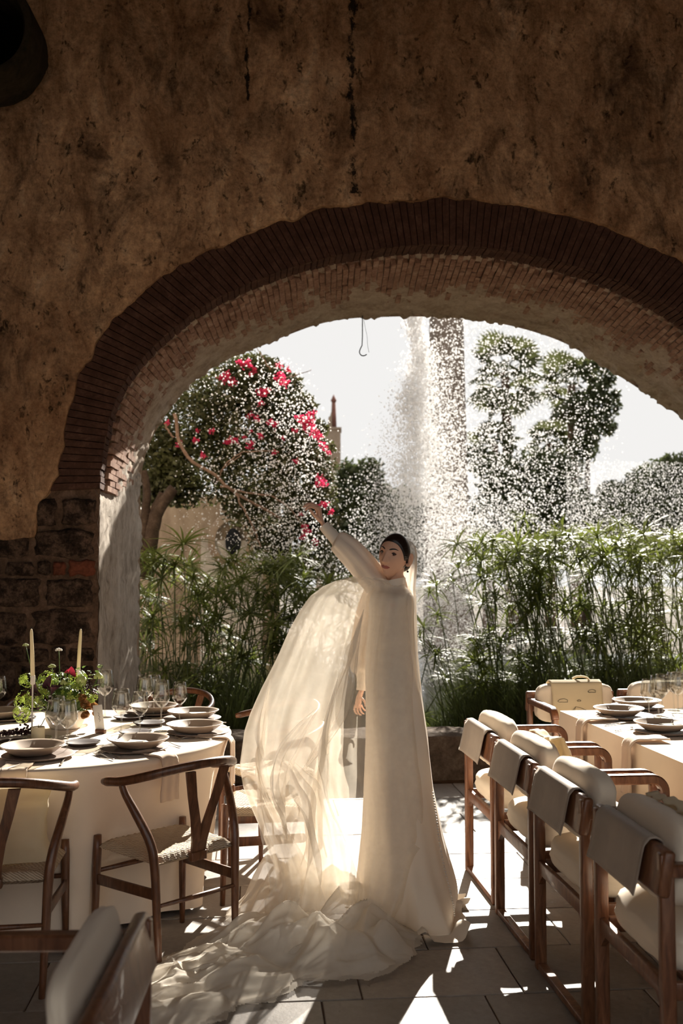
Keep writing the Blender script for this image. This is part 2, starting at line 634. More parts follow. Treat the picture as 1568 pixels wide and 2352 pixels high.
# the jamb strips between brick ring foot and floor
for sgn, uu, eu in ((1, Fc[0].x, Ec[0].x), (-1, Fc[-1].x, Ec[-1].x)):
    mb.add([(eu - .1 * sgn, V1 + .03, 0), (uu, V1 + .03, 0), (uu, V1 + .03, Fc[0].y + .02), (eu - .1 * sgn, V1 + .03, Fc[0].y + .02)], [(0, 1, 2, 3)])
# backing of the brick ring
for i in range(NF - 1):
    mb.add([(Fc[i].x, V1 + .03, Fc[i].y), (Fc[i + 1].x, V1 + .03, Fc[i + 1].y), (Ec[i + 1].x * 1.0, V1 + .03, Ec[i + 1].y + .08), (Ec[i].x - (.08 if Ec[i].x < UC else -.08), V1 + .03, Ec[i].y + .05)], [(0, 1, 2, 3)])
wall = mb.build('wall_back', 'mortar')
structure(rspin(wall))
# rear face of the wall
mb = MB()
for i in range(NF - 1):
    def outp(p):
        d = Vector((p.x - UC, max(p.y - 2.1, .001)))
        k = min((8.0 - UC) / max(abs(d.x), 1e-6), (ZT - 2.1) / d.y)
        return (UC + d.x * k, V2, 2.1 + d.y * k)
    a, b = Rc[i], Rc[i + 1]
    mb.add([(a.x, V2, a.y), (b.x, V2, b.y), outp(b), outp(a)], [(0, 1, 2, 3)])
mb.add([(U0, V2, 0), (Rc[0].x, V2, 0), (Rc[0].x, V2, 2.13), (U0, V2, 2.13)], [(0, 1, 2, 3)])
mb.add([(U1, V2, 0), (Rc[-1].x, V2, 0), (Rc[-1].x, V2, 2.13), (U1, V2, 2.13)], [(0, 1, 2, 3)])
mb.build('rear_face', 'soffit_plaster', wall)
# soffit and jambs
mb = MB()
FJ = [Vector((Fc[0].x, z)) for z in np.linspace(0, 2.06, 60)] + Fc + [Vector((Fc[-1].x, z)) for z in np.linspace(2.06, 0, 30)]
RJ = [Vector((Rc[0].x, z)) for z in np.linspace(0, 2.06, 60)] + Rc + [Vector((Rc[-1].x, z)) for z in np.linspace(2.06, 0, 30)]
ns = len(FJ)
nd = 34
def soff(a, b):
    i = min(ns - 1, int(round(a * (ns - 1))))
    p = FJ[i].lerp(RJ[i], b)
    t = (FJ[min(i + 1, ns - 1)] - FJ[max(i - 1, 0)])
    n = Vector((-t.y, t.x)).normalized()
    v = lerp(V1 + .02, V2, b)
    arch = 1.0 if FJ[i].y > 2.1 else .45
    k = .022 * nz(i * .11, v * 3.1, 2.2) + .014 * nz(i * .35, v * 8, 7.7) + .012 * nz(i * .8, v * 17, 1.7)
    k += .045 * max(0, arch - .5) * 2 * max(0, min(.8, .95 - b * 1.5 + .35 * nz(i * .05, v * 1.5, 4)))
    if b > .96:
        k += .035 * nz(i * .5, 3.3, 1.1) + .02 * nz(i * 1.7, 8.3, 1.1)
    return (p.x + n.x * k, v, p.y + n.y * k)
mb.grid(ns, nd, soff)
for q, f_ in enumerate(mb.f):
    ii = q % (ns - 1)
    if FJ[ii].y < 2.35 + .25 * nz(q * .7, 3) and FJ[ii].x < UC:
        mb.m[q] = 1
mb.build('soffit', ['soffit_plaster', 'jamb_whitewash'], wall)
# brick ring: each voussoir brick its own part, plus the first course of the soffit
NB = 148
Fb, Eb = resample(Fc, NB + 1), resample(Ec, NB + 1)
Rb = resample(Rc, NB + 1)
rnd = random.Random(3)
courses = MB()
for i in range(NB):
    if Fb[i].x > 3.6:
        break
    g = .075
    a0, a1 = Fb[i].lerp(Fb[i + 1], g), Fb[i].lerp(Fb[i + 1], 1 - g)
    b0, b1 = Eb[i].lerp(Eb[i + 1], g * .8), Eb[i].lerp(Eb[i + 1], 1 - g * .8)
    ln = .14
    d0 = (b0 - a0).normalized()
    d1 = (b1 - a1).normalized()
    b0, b1 = b0 + d0 * ln, b1 + d1 * ln
    a0, a1 = a0 + d0 * rnd.uniform(-.006, .006), a1 + d1 * rnd.uniform(-.006, .006)
    v0 = V1 + rnd.uniform(-.005, .005)
    v1 = V1 + .22
    m = MB()
    m.add([(a0.x, v0, a0.y), (a1.x, v0, a1.y), (b1.x, v0 + .004, b1.y), (b0.x, v0 + .004, b0.y), (a0.x, v1, a0.y), (a1.x, v1, a1.y), (b1.x, v1, b1.y), (b0.x, v1, b0.y)],
          [(0, 1, 2, 3), (7, 6, 5, 4), (0, 4, 5, 1), (1, 5, 6, 2), (2, 6, 7, 3), (3, 7, 4, 0)])
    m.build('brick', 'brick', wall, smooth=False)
    # soffit courses running back through the vault
    for cidx in range(5):
        va, vb = V1 + .235 + cidx * .20 + (.1 if i % 2 else 0), V1 + .42 + cidx * .20 + (.1 if i % 2 else 0)
        fa, fb_ = (va - V1) / (V2 - V1), (vb - V1) / (V2 - V1)
        pr = rnd.uniform(-.004, .016) - cidx * .003
        q = []
        for t_, vv in ((fa, va), (fb_, vb)):
            for gg in (g, 1 - g):
                p = Fb[i].lerp(Fb[i + 1], gg).lerp(Rb[i].lerp(Rb[i + 1], gg), t_)
                nn = (Eb[i] - Fb[i]).normalized()
                q.append((p - nn * pr, p + nn * .08, vv))
        mm = MB() if cidx == 0 else courses
        lo = [(a.x, v, a.y) for a, b, v in q]
        hi = [(b.x, v, b.y) for a, b, v in q]
        mm.add(lo + hi, [(0, 1, 3, 2), (0, 4, 5, 1), (1, 5, 7, 3), (3, 7, 6, 2), (2, 6, 4, 0)])
        if cidx == 0:
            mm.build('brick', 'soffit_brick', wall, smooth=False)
cs = courses.build('brick_courses', 'soffit_brick', wall, smooth=False)
cs['kind'] = 'stuff'

# --- plaster skin over the core
def plaster_keep(u, z):
    if math.hypot(u - PU, z - PZ) < .375 + .03 * nz(u * 6, z * 6):
        return False
    n = .035 * nz(u * 5, z * 5, 3) + .02 * nz(u * 16, z * 16, 9)
    du = u - UC
    zz = z
    k = 1 + n * .55
    k = k * .985
    if inside(Ec, UC + du / k, 2.1 + (zz - 2.1) / k if zz > 2.1 else zz):
        return False
    line = 1.80 + .22 * nz(u * 1.7, 4.4) + .09 * nz(u * 7, 2.4)
    if u > -1.50 and u < UC:
        line = max(line, 2.06 + .05 * nz(u * 9, 1))
    if z < line:
        return False
    return True
st = .032
nu, nv = int((U1 - U0) / st) + 1, int(ZT / st) + 1
bm = bmesh.new()
vd = {}
def pv(i, j):
    if (i, j) not in vd:
        u = U0 + i * st + .010 * nz(i * .9, j * .9, 5)
        z = j * st + .010 * nz(i * .9, j * .9, 15)
        lump = .020 * nz(u * 1.1, z * 1.1, 1) + .010 * nz(u * 4, z * 4, 2) + .007 * nz(u * 11, z * 8, 3)
        vd[(i, j)] = bm.verts.new((u, V1 - .05 + lump, z))
    return vd[(i, j)]
for j in range(nv):
    for i in range(nu):
        u, z = U0 + (i + .5) * st, (j + .5) * st
        if z > 1.3 and plaster_keep(u, z):
            bm.faces.new((pv(i, j), pv(i + 1, j), pv(i + 1, j + 1), pv(i, j + 1)))
be = [e for e in bm.edges if e.is_boundary]
nb_ = {}
for e in be:
    a_, b_ = e.verts
    nb_.setdefault(a_, []).append(b_)
    nb_.setdefault(b_, []).append(a_)
for it in range(4):
    new = {v: v.co * .4 + sum((q.co for q in qs), Vector()) * (.6 / len(qs)) for v, qs in nb_.items() if len(qs) == 2}
    for v, c in new.items():
        v.co = c
for v in nb_:
    v.co.y += .010
    k_ = .012 * nz(v.co.x * 14, v.co.z * 14, 4)
    v.co.x += k_
    v.co.z += .012 * nz(v.co.x * 14, v.co.z * 14, 14)
r = bmesh.ops.extrude_edge_only(bm, edges=be)
for g in r['geom']:
    if isinstance(g, bmesh.types.BMVert):
        g.co.y = V1 + .05
me = bpy.data.meshes.new('plaster_skin')
bm.to_mesh(me)
bm.free()
me.materials.append(MATS['plaster'])
me.polygons.foreach_set('use_smooth', [True] * len(me.polygons))
ob = obj('plaster_skin', me, wall)
sharp(ob, 50)

# --- rubble stones of the pier
def rock(u0, u1, z0, z1, v, seed, mat, bulge=.03):
    m = MB()
    n = 10
    cu, cz = (u0 + u1) / 2, (z0 + z1) / 2
    hw, hh = (u1 - u0) / 2, (z1 - z0) / 2
    def fn(a, b):
        x, y = a * 2 - 1, b * 2 - 1
        ex = 1 - .05 * abs(y) ** 5 + .20 * nz(y * 1.9, seed, 1)
        ey = 1 - .05 * abs(x) ** 5 + .26 * nz(x * 1.9, seed, 5)
        d = bulge * .6 * (1 - max(abs(x), abs(y)) ** 6) + .022 * nz(x * 2.3, y * 2.3, seed) + .012 * nz(x * 6, y * 6, seed)
        edge = max(abs(x), abs(y)) > .99
        return (cu + x * hw * ex, v - d + (.05 if edge else 0), cz + y * hh * ey)
    m.grid(n, n, fn)
    return m.build('stone', mat, wall)
rnd = random.Random(11)
rows = [(.01, .27), (.275, .53), (.535, .645), (.65, .915), (.92, 1.03), (1.035, 1.285), (1.29, 1.515), (1.52, 1.63), (1.635, 1.845), (1.85, 2.06)]
for k, (z0, z1) in enumerate(rows):
    u = -2.75
    while u < -1.12:
        thin = z1 - z0 < .12
        wd = rnd.uniform(.10, .22) if thin else rnd.uniform(.20, .46)
        u1 = min(u + wd, -1.085)
        if -1.085 - u1 < .1:
            u1 = -1.085
        mt = 'red_brick' if (thin and rnd.random() < .45) else 'stone_block'
        if k == 2 and u1 > -1.3:
            mt = 'red_brick'
        rock(u + .003, u1 - .003, z0 + rnd.uniform(-.01, .01), z1 + rnd.uniform(-.012, .012), V1 + .01, rnd.uniform(0, 99), mt, .02 if thin else .035)
        u = u1
# --- pipe that sticks out of the wall
pipe = MB()
prof = [(.385, 7.05), (.36, 6.60), (.35, 6.57), (.305, 6.57), (.29, 6.60), (.29, 8.5), (.001, 8.5)]
nn = 40
vs = []
for r_, v_ in prof:
    for k in range(nn):
        a = 2 * PI * k / nn
        q = 1 + .02 * nz(math.cos(a) * 2, math.sin(a) * 2, v_ * 2)
        vs.append((PU + math.cos(a) * r_ * q, v_, PZ + math.sin(a) * r_ * q))
fs = [(j * nn + k, j * nn + (k + 1) % nn, (j + 1) * nn + (k + 1) % nn, (j + 1) * nn + k) for j in range(len(prof) - 1) for k in range(nn)]
pipe.add(vs, fs)
pp = rspin(pipe.build('drain_pipe', 'old_pipe'))
tag(pp, 'wide dark clay pipe mouth sticking out of the wall at upper left', 'pipe')
sharp(pp, 40)

# --- low parapet under the arch
m = MB()
PV0, PV1, PH = 7.43, 7.95, .31
def par(a, b):
    # a along u, b around the section
    u = lerp(-1.05, 3.95, a)
    sec = [(PV0, 0), (PV0, .1), (PV0 + .005, .2), (PV0, PH - .03), (PV0 + .02, PH), (PV0 + .15, PH + .004), (PV0 + .3, PH), (PV1 - .02, PH), (PV1, PH - .03), (PV1, 0)]
    q = b * (len(sec) - 1)
    i = min(int(q), len(sec) - 2)
    t = q - i
    v = lerp(sec[i][0], sec[i + 1][0], t)
    z = lerp(sec[i][1], sec[i + 1][1], t)
    k = .014 * nz(u * 5, v * 7, z * 9) + .008 * nz(u * 17, v * 17, z * 17)
    return (u, v + k, max(z + k * .8, 0) if z > .01 else -.02)
m.grid(150, 28, par)
o = structure(rspin(m.build('wall_low_parapet', 'parapet_stone')))

# --- floor: slabs on a bed
m = MB()
m.box((1.2, .2, -.10), (14, 15.2, .188))
floor = structure(rspin(m.build('floor', 'mortar', smooth=False)))
SL, SW = .60, .45
rnd = random.Random(5)
def slab_mesh(L, W):
    m = MB()
    m.rbox((0, 0, -.02), (L, W, .04), .003, 1)
    return m.data('slab', 'floor_slab', False)
fullslab = slab_mesh(SL - .005, SW - .005)
for k in range(-7, 9):
    v = 3.69 + SW * (k + .5)
    if v > 7.4:
        v_hi = 7.43
    off = [.10, .42, .24, .55][k % 4]
    for j in range(-6, 9):
        u = off + SL * j
        p = room(u, v)
        if abs(p.x) > p.y * .36 + .7 or p.y < 2.2 or v > 7.3:
            continue
        o = obj('slab', fullslab, floor, loc=(u, v, .0005 + rnd.uniform(-.001, .0012)), rot=(rnd.uniform(-.002, .002), rnd.uniform(-.002, .002), 0))
# --- unseen rest of the hall, closing out part of the sky light
m = MB()
m.box((1.4, 2.45, ZT + .15), (13.4, 12.7, .3))
structure(rspin(m.build('ceiling', 'plaster', smooth=False)))
m = MB()
m.box((U0 - .15, 2.45, ZT / 2), (.3, 12.7, ZT))
structure(rspin(m.build('wall_left', 'plaster', smooth=False)))
m = MB()
m.box((U1 + .15, 2.45, ZT / 2), (.3, 12.7, ZT))
structure(rspin(m.build('wall_right', 'plaster', smooth=False)))
m = MB()       # open behind the camera; unseen lintel and piers added to shade the upper wall
m.box((1.4, -3.7, 6.8), (13.4, .4, 1.0))
m.box((-4.7, -3.7, 3.2), (.7, .4, 6.4))
m.box((7.5, -3.7, 3.2), (.7, .4, 6.4))
structure(rspin(m.build('wall_front_baffle', 'plaster', smooth=False)))
# ground outside
m = MB()
m.box((0, 0, -.55), (240, 240, .5))
structure(m.build('ground', 'soil', smooth=False))

# ================================================================== furniture
TH = .75
def wishbone():
    t = empty('wishbone_chair')
    for s in (-1, 1):
        m = MB()
        path = catmull([(s * .185, -.215, 0), (s * .192, -.205, .2), (s * .198, -.195, .40), (s * .208, -.175, .50), (s * .232, -.115, .60), (s * .249, -.060, .675), (s * .254, -.035, .728)], 22)
        rad = [interp([(0, .012), (.2, .016), (.45, .019), (.6, .018), (.75, .0125)], p.z) for p in path]
        m.tube(path, rad, 10)
        m.build('leg', 'walnut', t)
        m = MB()
        m.tube([(s * .222, .200, 0), (s * .218, .196, .2), (s * .215, .193, .40), (s * .214, .193, .462)], [.0115, .016, .0185, .016], 10)
        m.build('leg', 'walnut', t)
        m = MB()
        a, b = Vector((s * .218, .196, .285)), Vector((s * .194, -.202, .30))
        d = b - a
        q = d.to_track_quat('Y', 'Z').to_matrix()
        m.rbox((a + b) / 2, (.014, d.length, .042), .004, 2, q)
        m.build('side_stretcher', 'walnut', t)
    m = MB()
    m.tube([(-.216, .196, .315), (0, .199, .315), (.216, .196, .315)], [.009, .012, .009], 8)
    m.build('front_stretcher', 'walnut', t)
    m = MB()
    m.tube([(-.192, -.207, .258), (0, -.21, .258), (.192, -.207, .258)], [.008, .0105, .008], 8)
    m.build('rear_stretcher', 'walnut', t)
    # bent top rail
    m = MB()
    path = [Vector((.266, .075, .705)), Vector((.266, .045, .708))]
    for k in range(0, 25):
        a = PI * k / 24
        path.append(Vector((.265 * math.cos(a), .02 - .290 * math.sin(a) ** .9, .712 + .078 * math.sin(a) ** 1.3)))
    path += [Vector((-.266, .045, .708)), Vector((-.266, .075, .705))]
    n = len(path)
    rad = [.0165 if 0 < i < n - 1 else .011 for i in range(n)]
    m.tube(path, rad, 12, (1.12, .95), True, (0, 0, 1))
    m.build('top_rail', 'walnut', t)
    # Y splat
    m = MB()
    poly = [(-.034, .0), (.034, .0), (.036, .05), (.052, .14), (.080, .24), (.106, .345), (.062, .345), (.040, .24), (.018, .145), (.006, .112), (-.006, .112), (-.018, .145), (-.040, .24), (-.062, .345), (-.106, .345), (-.080, .24), (-.052, .14), (-.036, .05)]
    b, tp = Vector((0, -.205, .425)), Vector((0, -.268, .772))
    zax = (tp - b).normalized()
    yax = Vector((1, 0, 0)).cross(zax) * -1
    fr = Matrix.Translation(b) @ Matrix(((1, yax.x, zax.x), (0, yax.y, zax.y), (0, yax.z, zax.z))).to_4x4()
    half = len(poly) // 2
    for sg in (1, -1):      # two halves so the concave fork triangulates cleanly
        strip_o = [(sg * x, z) for x, z in [(.034, 0), (.036, .05), (.052, .14), (.080, .24), (.106, .345)]]
        strip_i = [(sg * x, z) for x, z in [(0, 0), (0, .05), (.004, .118), (.040, .24), (.062, .345)]]
        for k in range(4):
            q4 = [strip_i[k], strip_o[k], strip_o[k + 1], strip_i[k + 1]]
            m.prism(q4 if sg > 0 else q4[::-1], .011, fr)
    m.build('splat', 'walnut', t, smooth=False)
    # woven seat
    m = MB()
    def seat(a, b):
        x, y = a * 2 - 1, b * 2 - 1
        hw = lerp(.203, .222, (y + 1) / 2)
        e = max(abs(x), abs(y))
        z = .447 - .018 * (1 - e ** 2) - .030 * max(0, e - .86) / .14
        # the four fields of the cord meet in low seams on the diagonals
        z -= .006 * max(0, 1 - abs(abs(x) - abs(y)) * 9)
        z += .0022 * math.sin((y if abs(x) > abs(y) else x) * 75)
        return (x * hw, y * .197, z)
    m.grid(40, 40, seat)
    def seatlow(a, b):
        x, y = a * 2 - 1, b * 2 - 1
        hw = lerp(.203, .222, (y + 1) / 2)
        e = max(abs(x), abs(y))
        return (x * hw, y * .20, .395 + .022 * max(0, e - .8) / .2)
    m.grid(10, 10, lambda a, b: seatlow(1 - a, b))
    m.build('woven_seat', 'paper_cord', t)
    m = MB()
    m.rbox((0, -.203, .415), (.075, .03, .036), .004)
    m.build('rear_rail', 'walnut', t)
    return t
WB = 'wishbone chairs around the round table'
TC = Vector((-1.45, 4.93, 0))
w0 = wishbone()
tag(w0, 'wishbone chair with pale woven seat beside the bride\'s veil, back to viewer', 'chair', WB)
w0.location = (-.72, 4.205, 0)
w0.rotation_euler.z = math.radians(45)
copy_tree(w0, (-1.305, 3.90, 0), math.radians(9), 'wishbone chair at left edge with a canvas bag on its seat', WB)
copy_tree(w0, (-.36, 4.95, 0), math.radians(92), 'wishbone chair half hidden behind the billowing veil, side on', WB)
copy_tree(w0, (-.40, 5.72, 0), math.radians(126), 'wishbone chair beyond the veil, only its arm tip showing by the shrubs', WB)
copy_tree(w0, (-1.06, 6.16, 0), math.radians(160), 'wishbone chair facing the viewer behind the glasses of the round table', WB)
copy_tree(w0, (-1.78, 6.12, 0), math.radians(193), 'dark wishbone chair behind the flowers, against the stone pier', WB)

def armchair():
    t = empty('armchair')
    X, Y = .265, .255
    for s in (-1, 1):
        m = MB()
        m.rbox((s * X, -Y, .385), (.032, .042, .77), .006)
        m.build('leg', 'teak', t)
        # front leg and arm are one bent piece
        m = MB()
        m.rbox((s * X, Y, .34), (.032, .045, .68), .006)
        m.build('leg', 'teak', t)
        m = MB()
        path = [Vector((s * X, -Y + .01, .722))] + [Vector((s * X, y, .722)) for y in (-.1, .05, .16)]
        for k in range(0, 9):
            a = PI / 2 * k / 8
            path.append(Vector((s * X, .205 + .052 * math.sin(a), .672 + .05 * math.cos(a))))
        vs, fs = [], []
        for i, p in enumerate(path):
            tt = (path[min(i + 1, len(path) - 1)] - path[max(0, i - 1)]).normalized()
            nn_ = Vector((0, -tt.z, tt.y))
            hx, hn = .021, .019
            c8 = [(-1, -.7), (-.7, -1), (.7, -1), (1, -.7), (1, .7), (.7, 1), (-.7, 1), (-1, .7)]
            for cx, cn in c8:
                vs.append(p + Vector((cx * hx, 0, 0)) + nn_ * cn * hn)
        for i in range(len(path) - 1):
            for k in range(8):
                fs.append((i * 8 + k, i * 8 + (k + 1) % 8, (i + 1) * 8 + (k + 1) % 8, (i + 1) * 8 + k))
        fs.append(tuple(range(7, -1, -1)))
        fs.append(tuple((len(path) - 1) * 8 + k for k in range(8)))
        m.add(vs, fs)
        m.build('arm', 'teak', t, smooth=False)
        m = MB()
        m.rbox((s * (X - .004), 0, .395), (.022, 2 * Y - .04, .05), .004)
        m.build('seat_rail', 'teak', t)
    for y in (-Y, Y):
        m = MB()
        m.rbox((0, y, .395), (2 * X - .03, .022, .05), .004)
        m.build('seat_rail', 'teak', t)
    for y in (-Y, Y):
        m = MB()
        m.rbox((0, y, .016), (2 * X - .03, .036, .026), .004)
        m.build('floor_rail', 'teak', t)
    # corner braces under the seat
    for sx in (-1, 1):
        for sy in (-1, 1):
            m = MB()
            m.prism([(0, 0), (sx * -.045, 0), (0, -.045)] if sx > 0 else [(0, 0), (0, -.045), (.045, 0)], .02, Matrix.Translation((sx * (X - .015), sy * Y, .372)))
            m.build('corner_brace', 'teak', t, smooth=False)
    tilt = Matrix.Rotation(math.radians(-10), 3, 'X')
    m = MB()
    m.rbox((0, -Y - .004, .715), (2 * X + .05, .036, .13), .012, 3, tilt)
    m.build('back_rail', 'teak', t)
    # leather sling wrapped round the rail, its hem hanging free
    m = MB()
    sec = [(.028, -.085), (.026, -.04), (.024, .03), (.022, .066), (.0, .074), (-.022, .068), (-.026, .02), (-.029, -.05), (-.034, -.095)]
    def sling(a, b):
        x = lerp(-.215, .185, a)
        q = b * (len(sec) - 1)
        i = min(int(q), len(sec) - 2)
        y, z = lerp(sec[i][0], sec[i + 1][0], q - i), lerp(sec[i][1], sec[i + 1][1], q - i)
        flare = max(0, abs(a - .5) - .38) / .12
        y += (-.008 if y < 0 else .004) * flare * (1 if z < .05 else 0)
        p = tilt @ Vector((x, y, z))
        return (p.x, p.y - Y - .004, p.z + .715)
    m.grid(18, 26, sling)
    sl = m.build('leather_sling', 'sling_leather', t)
    md = sl.modifiers.new('thick', 'SOLIDIFY')
    md.thickness = .004
    # cushions
    def pillow(w_, d_, h_, pw=3.2, sd=1.0, n=22):
        m = MB()
        bm = bmesh.new()
        bmesh.ops.create_cube(bm, size=2)
        bmesh.ops.subdivide_edges(bm, edges=bm.edges[:], cuts=n // 2, use_grid_fill=True)
        bm.verts.ensure_lookup_table()
        vs = []
        for v in bm.verts:
            c = v.co
            l = (abs(c.x) ** pw + abs(c.y) ** pw + abs(c.z) ** pw) ** (1 / pw)
            p = c / l
            k = 1 + .035 * nz(p.x * 3 + sd, p.y * 3, p.z * 3) + .012 * nz(p.x * 9 + sd, p.y * 9, p.z * 9)
            vs.append((p.x * w_ / 2 * k, p.y * d_ / 2 * k, p.z * h_ / 2 * k))
        fs = [[v.index for v in f.verts] for f in bm.faces]
        bm.free()
        m.add(vs, fs)
        return m
    p = pillow(.50, .50, .125, 5.0, 1)
    c = p.build('seat_cushion', 'cushion_canvas', t, loc=(0, .0, .478))
    p = pillow(.50, .105, .25, 4.5, 5)
    c = p.build('back_cushion', 'cushion_canvas', t, loc=(0, -Y + .078, .715))
    c.rotation_euler = (math.radians(-8), 0, 0)
    return t
AG = 'teak armchairs along the rectangular table'
RR = math.radians(6)
a0 = armchair()
tag(a0, 'teak armchair with cream cushions nearest the stone parapet, farthest of the row', 'armchair', AG)
a0.location = (.945, 5.03, 0)
a0.rotation_euler.z = -PI / 2 + RR
a1 = copy_tree(a0, (1.00, 4.375, 0), -PI / 2 + RR, 'teak armchair second from the parapet with a crumpled bag on its cushion', AG)
a2 = copy_tree(a0, (1.06, 3.75, 0), -PI / 2 + RR, 'teak armchair third from the parapet, bare back cushion, second nearest the camera', AG)
a3 = copy_tree(a0, (1.13, 3.10, 0), -PI / 2 + RR * .8, 'teak armchair nearest the camera at right edge, in deep shade', AG)
a4 = copy_tree(a0, (1.50, 6.24, 0), PI + RR, 'teak armchair at the far table end with a printed tote bag over its back', AG)
a6 = copy_tree(a0, (-.695, 2.02, 0), PI / 2 + .03, 'blurred teak armchair close to the camera at bottom left', 'foreground armchair')
for _c in list(a6.children):
    if _c.name.startswith('leather_sling'):
        bpy.data.objects.remove(_c)
        continue
    if _c.name.startswith('back_cushion'):
        _c.scale = (1, .55, .92)
        _c.location.y -= .022
a5 = copy_tree(a0, (2.12, 6.36, 0), PI + RR, 'teak armchair at the far table end behind the wine glasses', AG)

# --- bags
def cloth_bag(name, label, fn, nu, nv, mat, group=None):
    m = MB()
    m.grid(nu, nv, fn)
    o = m.build(name, mat)
    md = o.modifiers.new('thick', 'SOLIDIFY')
    md.thickness = .004
    md.offset = 0
    return tag(o, label, 'bag', group)
# printed tote laid over the back cushion of the far chair
def tote_pt(a, b):
    # a across, b from front bottom, over the cushion top, to the back
    x = lerp(-.165, .165, a)
    sec = [(.115, .30), (.108, .45), (.090, .60), (.070, .75), (.045, .842), (.0, .858), (-.05, .835), (-.066, .70)]
    q = b * (len(sec) - 1)
    i = min(int(q), len(sec) - 2)
    y, z = lerp(sec[i][0], sec[i + 1][0], q - i), lerp(sec[i][1], sec[i + 1][1], q - i)
    y += -.255 + .075
    y += .012 * nz(x * 7, z * 6, 4)
    return Vector((x * (1 + .05 * nz(z * 5, 2)), y + .012, z))
tb = empty('tote_bag', a4.location, PI + RR, 'cream tote bag with a line drawing hung over the far armchair', 'bag')
m = MB()
m.grid(24, 40, lambda a, b: tote_pt(a, b))
o = m.build('bag_body', 'tote_canvas', tb)
md = o.modifiers.new('thick', 'SOLIDIFY')
md.thickness = .004
md.offset = 0
m = MB()
m.tube(catmull([(-.10, -.15, .84), (-.085, -.17, .872), (-.03, -.19, .876), (.0, -.20, .86)], 10), .010, 6, (.35, 1))
m.build('handle', 'tote_canvas', tb)
m = MB()
def ontote(x, z):
    yy = interp([(.45, .108), (.60, .090), (.75, .070), (.83, .050)], z) - .18 + .020
    return Vector((x, yy + .012 * nz(x * 7, z * 6, 4), z))
def stroke(mb_, pts, r=.0014):
    mb_.tube([ontote(*p) for p in pts], r, 4)
def cloud(cx, cz, s):
    return [(cx + s * math.cos(a) * (1 + .12 * math.cos(5 * a)), cz + s * .42 * max(-.45, math.sin(a)) * (1 + .25 * abs(math.sin(2.5 * a)))) for a in np.linspace(0, 2 * PI, 22)]
stroke(m, cloud(.10, .735, .030))
stroke(m, cloud(-.005, .735, .012))
stroke(m, cloud(-.095, .79, .024))
stroke(m, cloud(-.115, .69, .018))
stroke(m, [(.06, .655), (.02, .70), (-.02, .69), (-.07, .665)])
stroke(m, [(.06, .655), (.03, .675), (.0, .665), (-.03, .672), (-.07, .655)])
stroke(m, [(.02, .70), (.03, .675)])
o = m.build('print', 'ink', tb)
o['label'] = 'dark line drawing of clouds and a mountain'
# crumpled bags tucked beside two cushions
def crumple(seed):
    def fn(a, b):
        x = lerp(-.16, .16, a)
        sec = [(.125, .44), (.112, .56), (.095, .68), (.085, .79), (.055, .848 + .015 * nz(a * 5, seed)), (.012, .842)]
        q = b * (len(sec) - 1)
        i = min(int(q), len(sec) - 2)
        y, z = lerp(sec[i][0], sec[i + 1][0], q - i), lerp(sec[i][1], sec[i + 1][1], q - i)
        y += -.18 + .022 * nz(x * 14, z * 9, seed) + .012 * nz(x * 30, z * 22, seed)
        z += .016 * nz(x * 16, z * 8, seed + 3)
        return (x + .012 * nz(z * 12, seed), y + .032, z)
    return fn
for ch, sd, lab in ((a1, 2.0, 'crumpled cream cloth bag on the second armchair from the parapet'), (a3, 8.0, 'crumpled cream cloth bag in the armchair nearest the camera')):
    o = cloth_bag('cloth_bag', lab, crumple(sd), 34, 34, 'tote_canvas', 'crumpled cloth bags')
    o.location = ch.location
    o.rotation_euler = ch.rotation_euler
# bag standing on the seat of the left wishbone chair
def bagpt(a, b):
    an = a * 2 * PI
    z = b
    wd = .135 * (1 - .12 * math.sin(z * PI)) * (1 + .04 * nz(z * 5, a * 3))
    dp = .055 * (1 - z) ** .6 + .006
    x = wd * math.copysign(abs(math.cos(an)) ** .5, math.cos(an))
    y = dp * math.copysign(abs(math.sin(an)) ** .7, math.sin(an))
    return (x + .02 * nz(z * 4, 1.5), y + .012 * nz(x * 12, z * 8) - .05 * z, .005 + .29 * z + .008 * nz(x * 10, 3))
m = MB()
m.grid(40, 24, bagpt, True)
o = m.build('cloth_bag', 'tote_canvas')
o.location = (-1.255, 3.93, .432)
o.rotation_euler.z = math.radians(4)
tag(o, 'upright cream canvas bag glowing on the left wishbone chair seat', 'bag')

# ================================================================== tables
R = .90
tt = empty('round_table', TC, 0, 'round table hidden under the cream cloth at left', 'table')
m = MB()
m.lathe([(.001, TH - .03), (R - .01, TH - .03), (R - .01, TH - .006), (.001, TH - .006)], 48)
m.build('tabletop', 'teak', tt)
for k in range(4):
    a = PI / 4 + k * PI / 2
    m = MB()
    m.tube([(.5 * math.cos(a), .5 * math.sin(a), .0), (.5 * math.cos(a), .5 * math.sin(a), TH - .03)], .025, 8)
    m.build('leg', 'teak', tt)
def roundcloth(a, b):
    an = a * 2 * PI
    if b < .35:
        r = (b / .35) * R
        return (r * math.cos(an), r * math.sin(an), TH - .003 + .003)
    t = (b - .35) / .65
    fold = .5 + .5 * math.sin(an * 13 + 2.2 * math.sin(an * 3 + 1) + .7 * nz(an * 2, 3))
    r = R + .008 * min(1, t * 8) - .085 * t + t ** 1.2 * .07 * (fold - .4)
    for ca in (-83, -44.8, 1, 37):
        da = (an - math.radians(ca) + PI) % (2 * PI) - PI
        r -= .085 * min(1, t * 2.4) * math.exp(-(da / .24) ** 4)
    zb = .012 + .022 * nz(math.cos(an) * 3.1, math.sin(an) * 3.1, 2) + .02
    drop = TH - (TH - zb) * t
    if t < .03:
        r, drop = R + .006, TH - .004
    return (r * math.cos(an), r * math.sin(an), drop)
m = MB()
m.grid(300, 46, roundcloth, True)
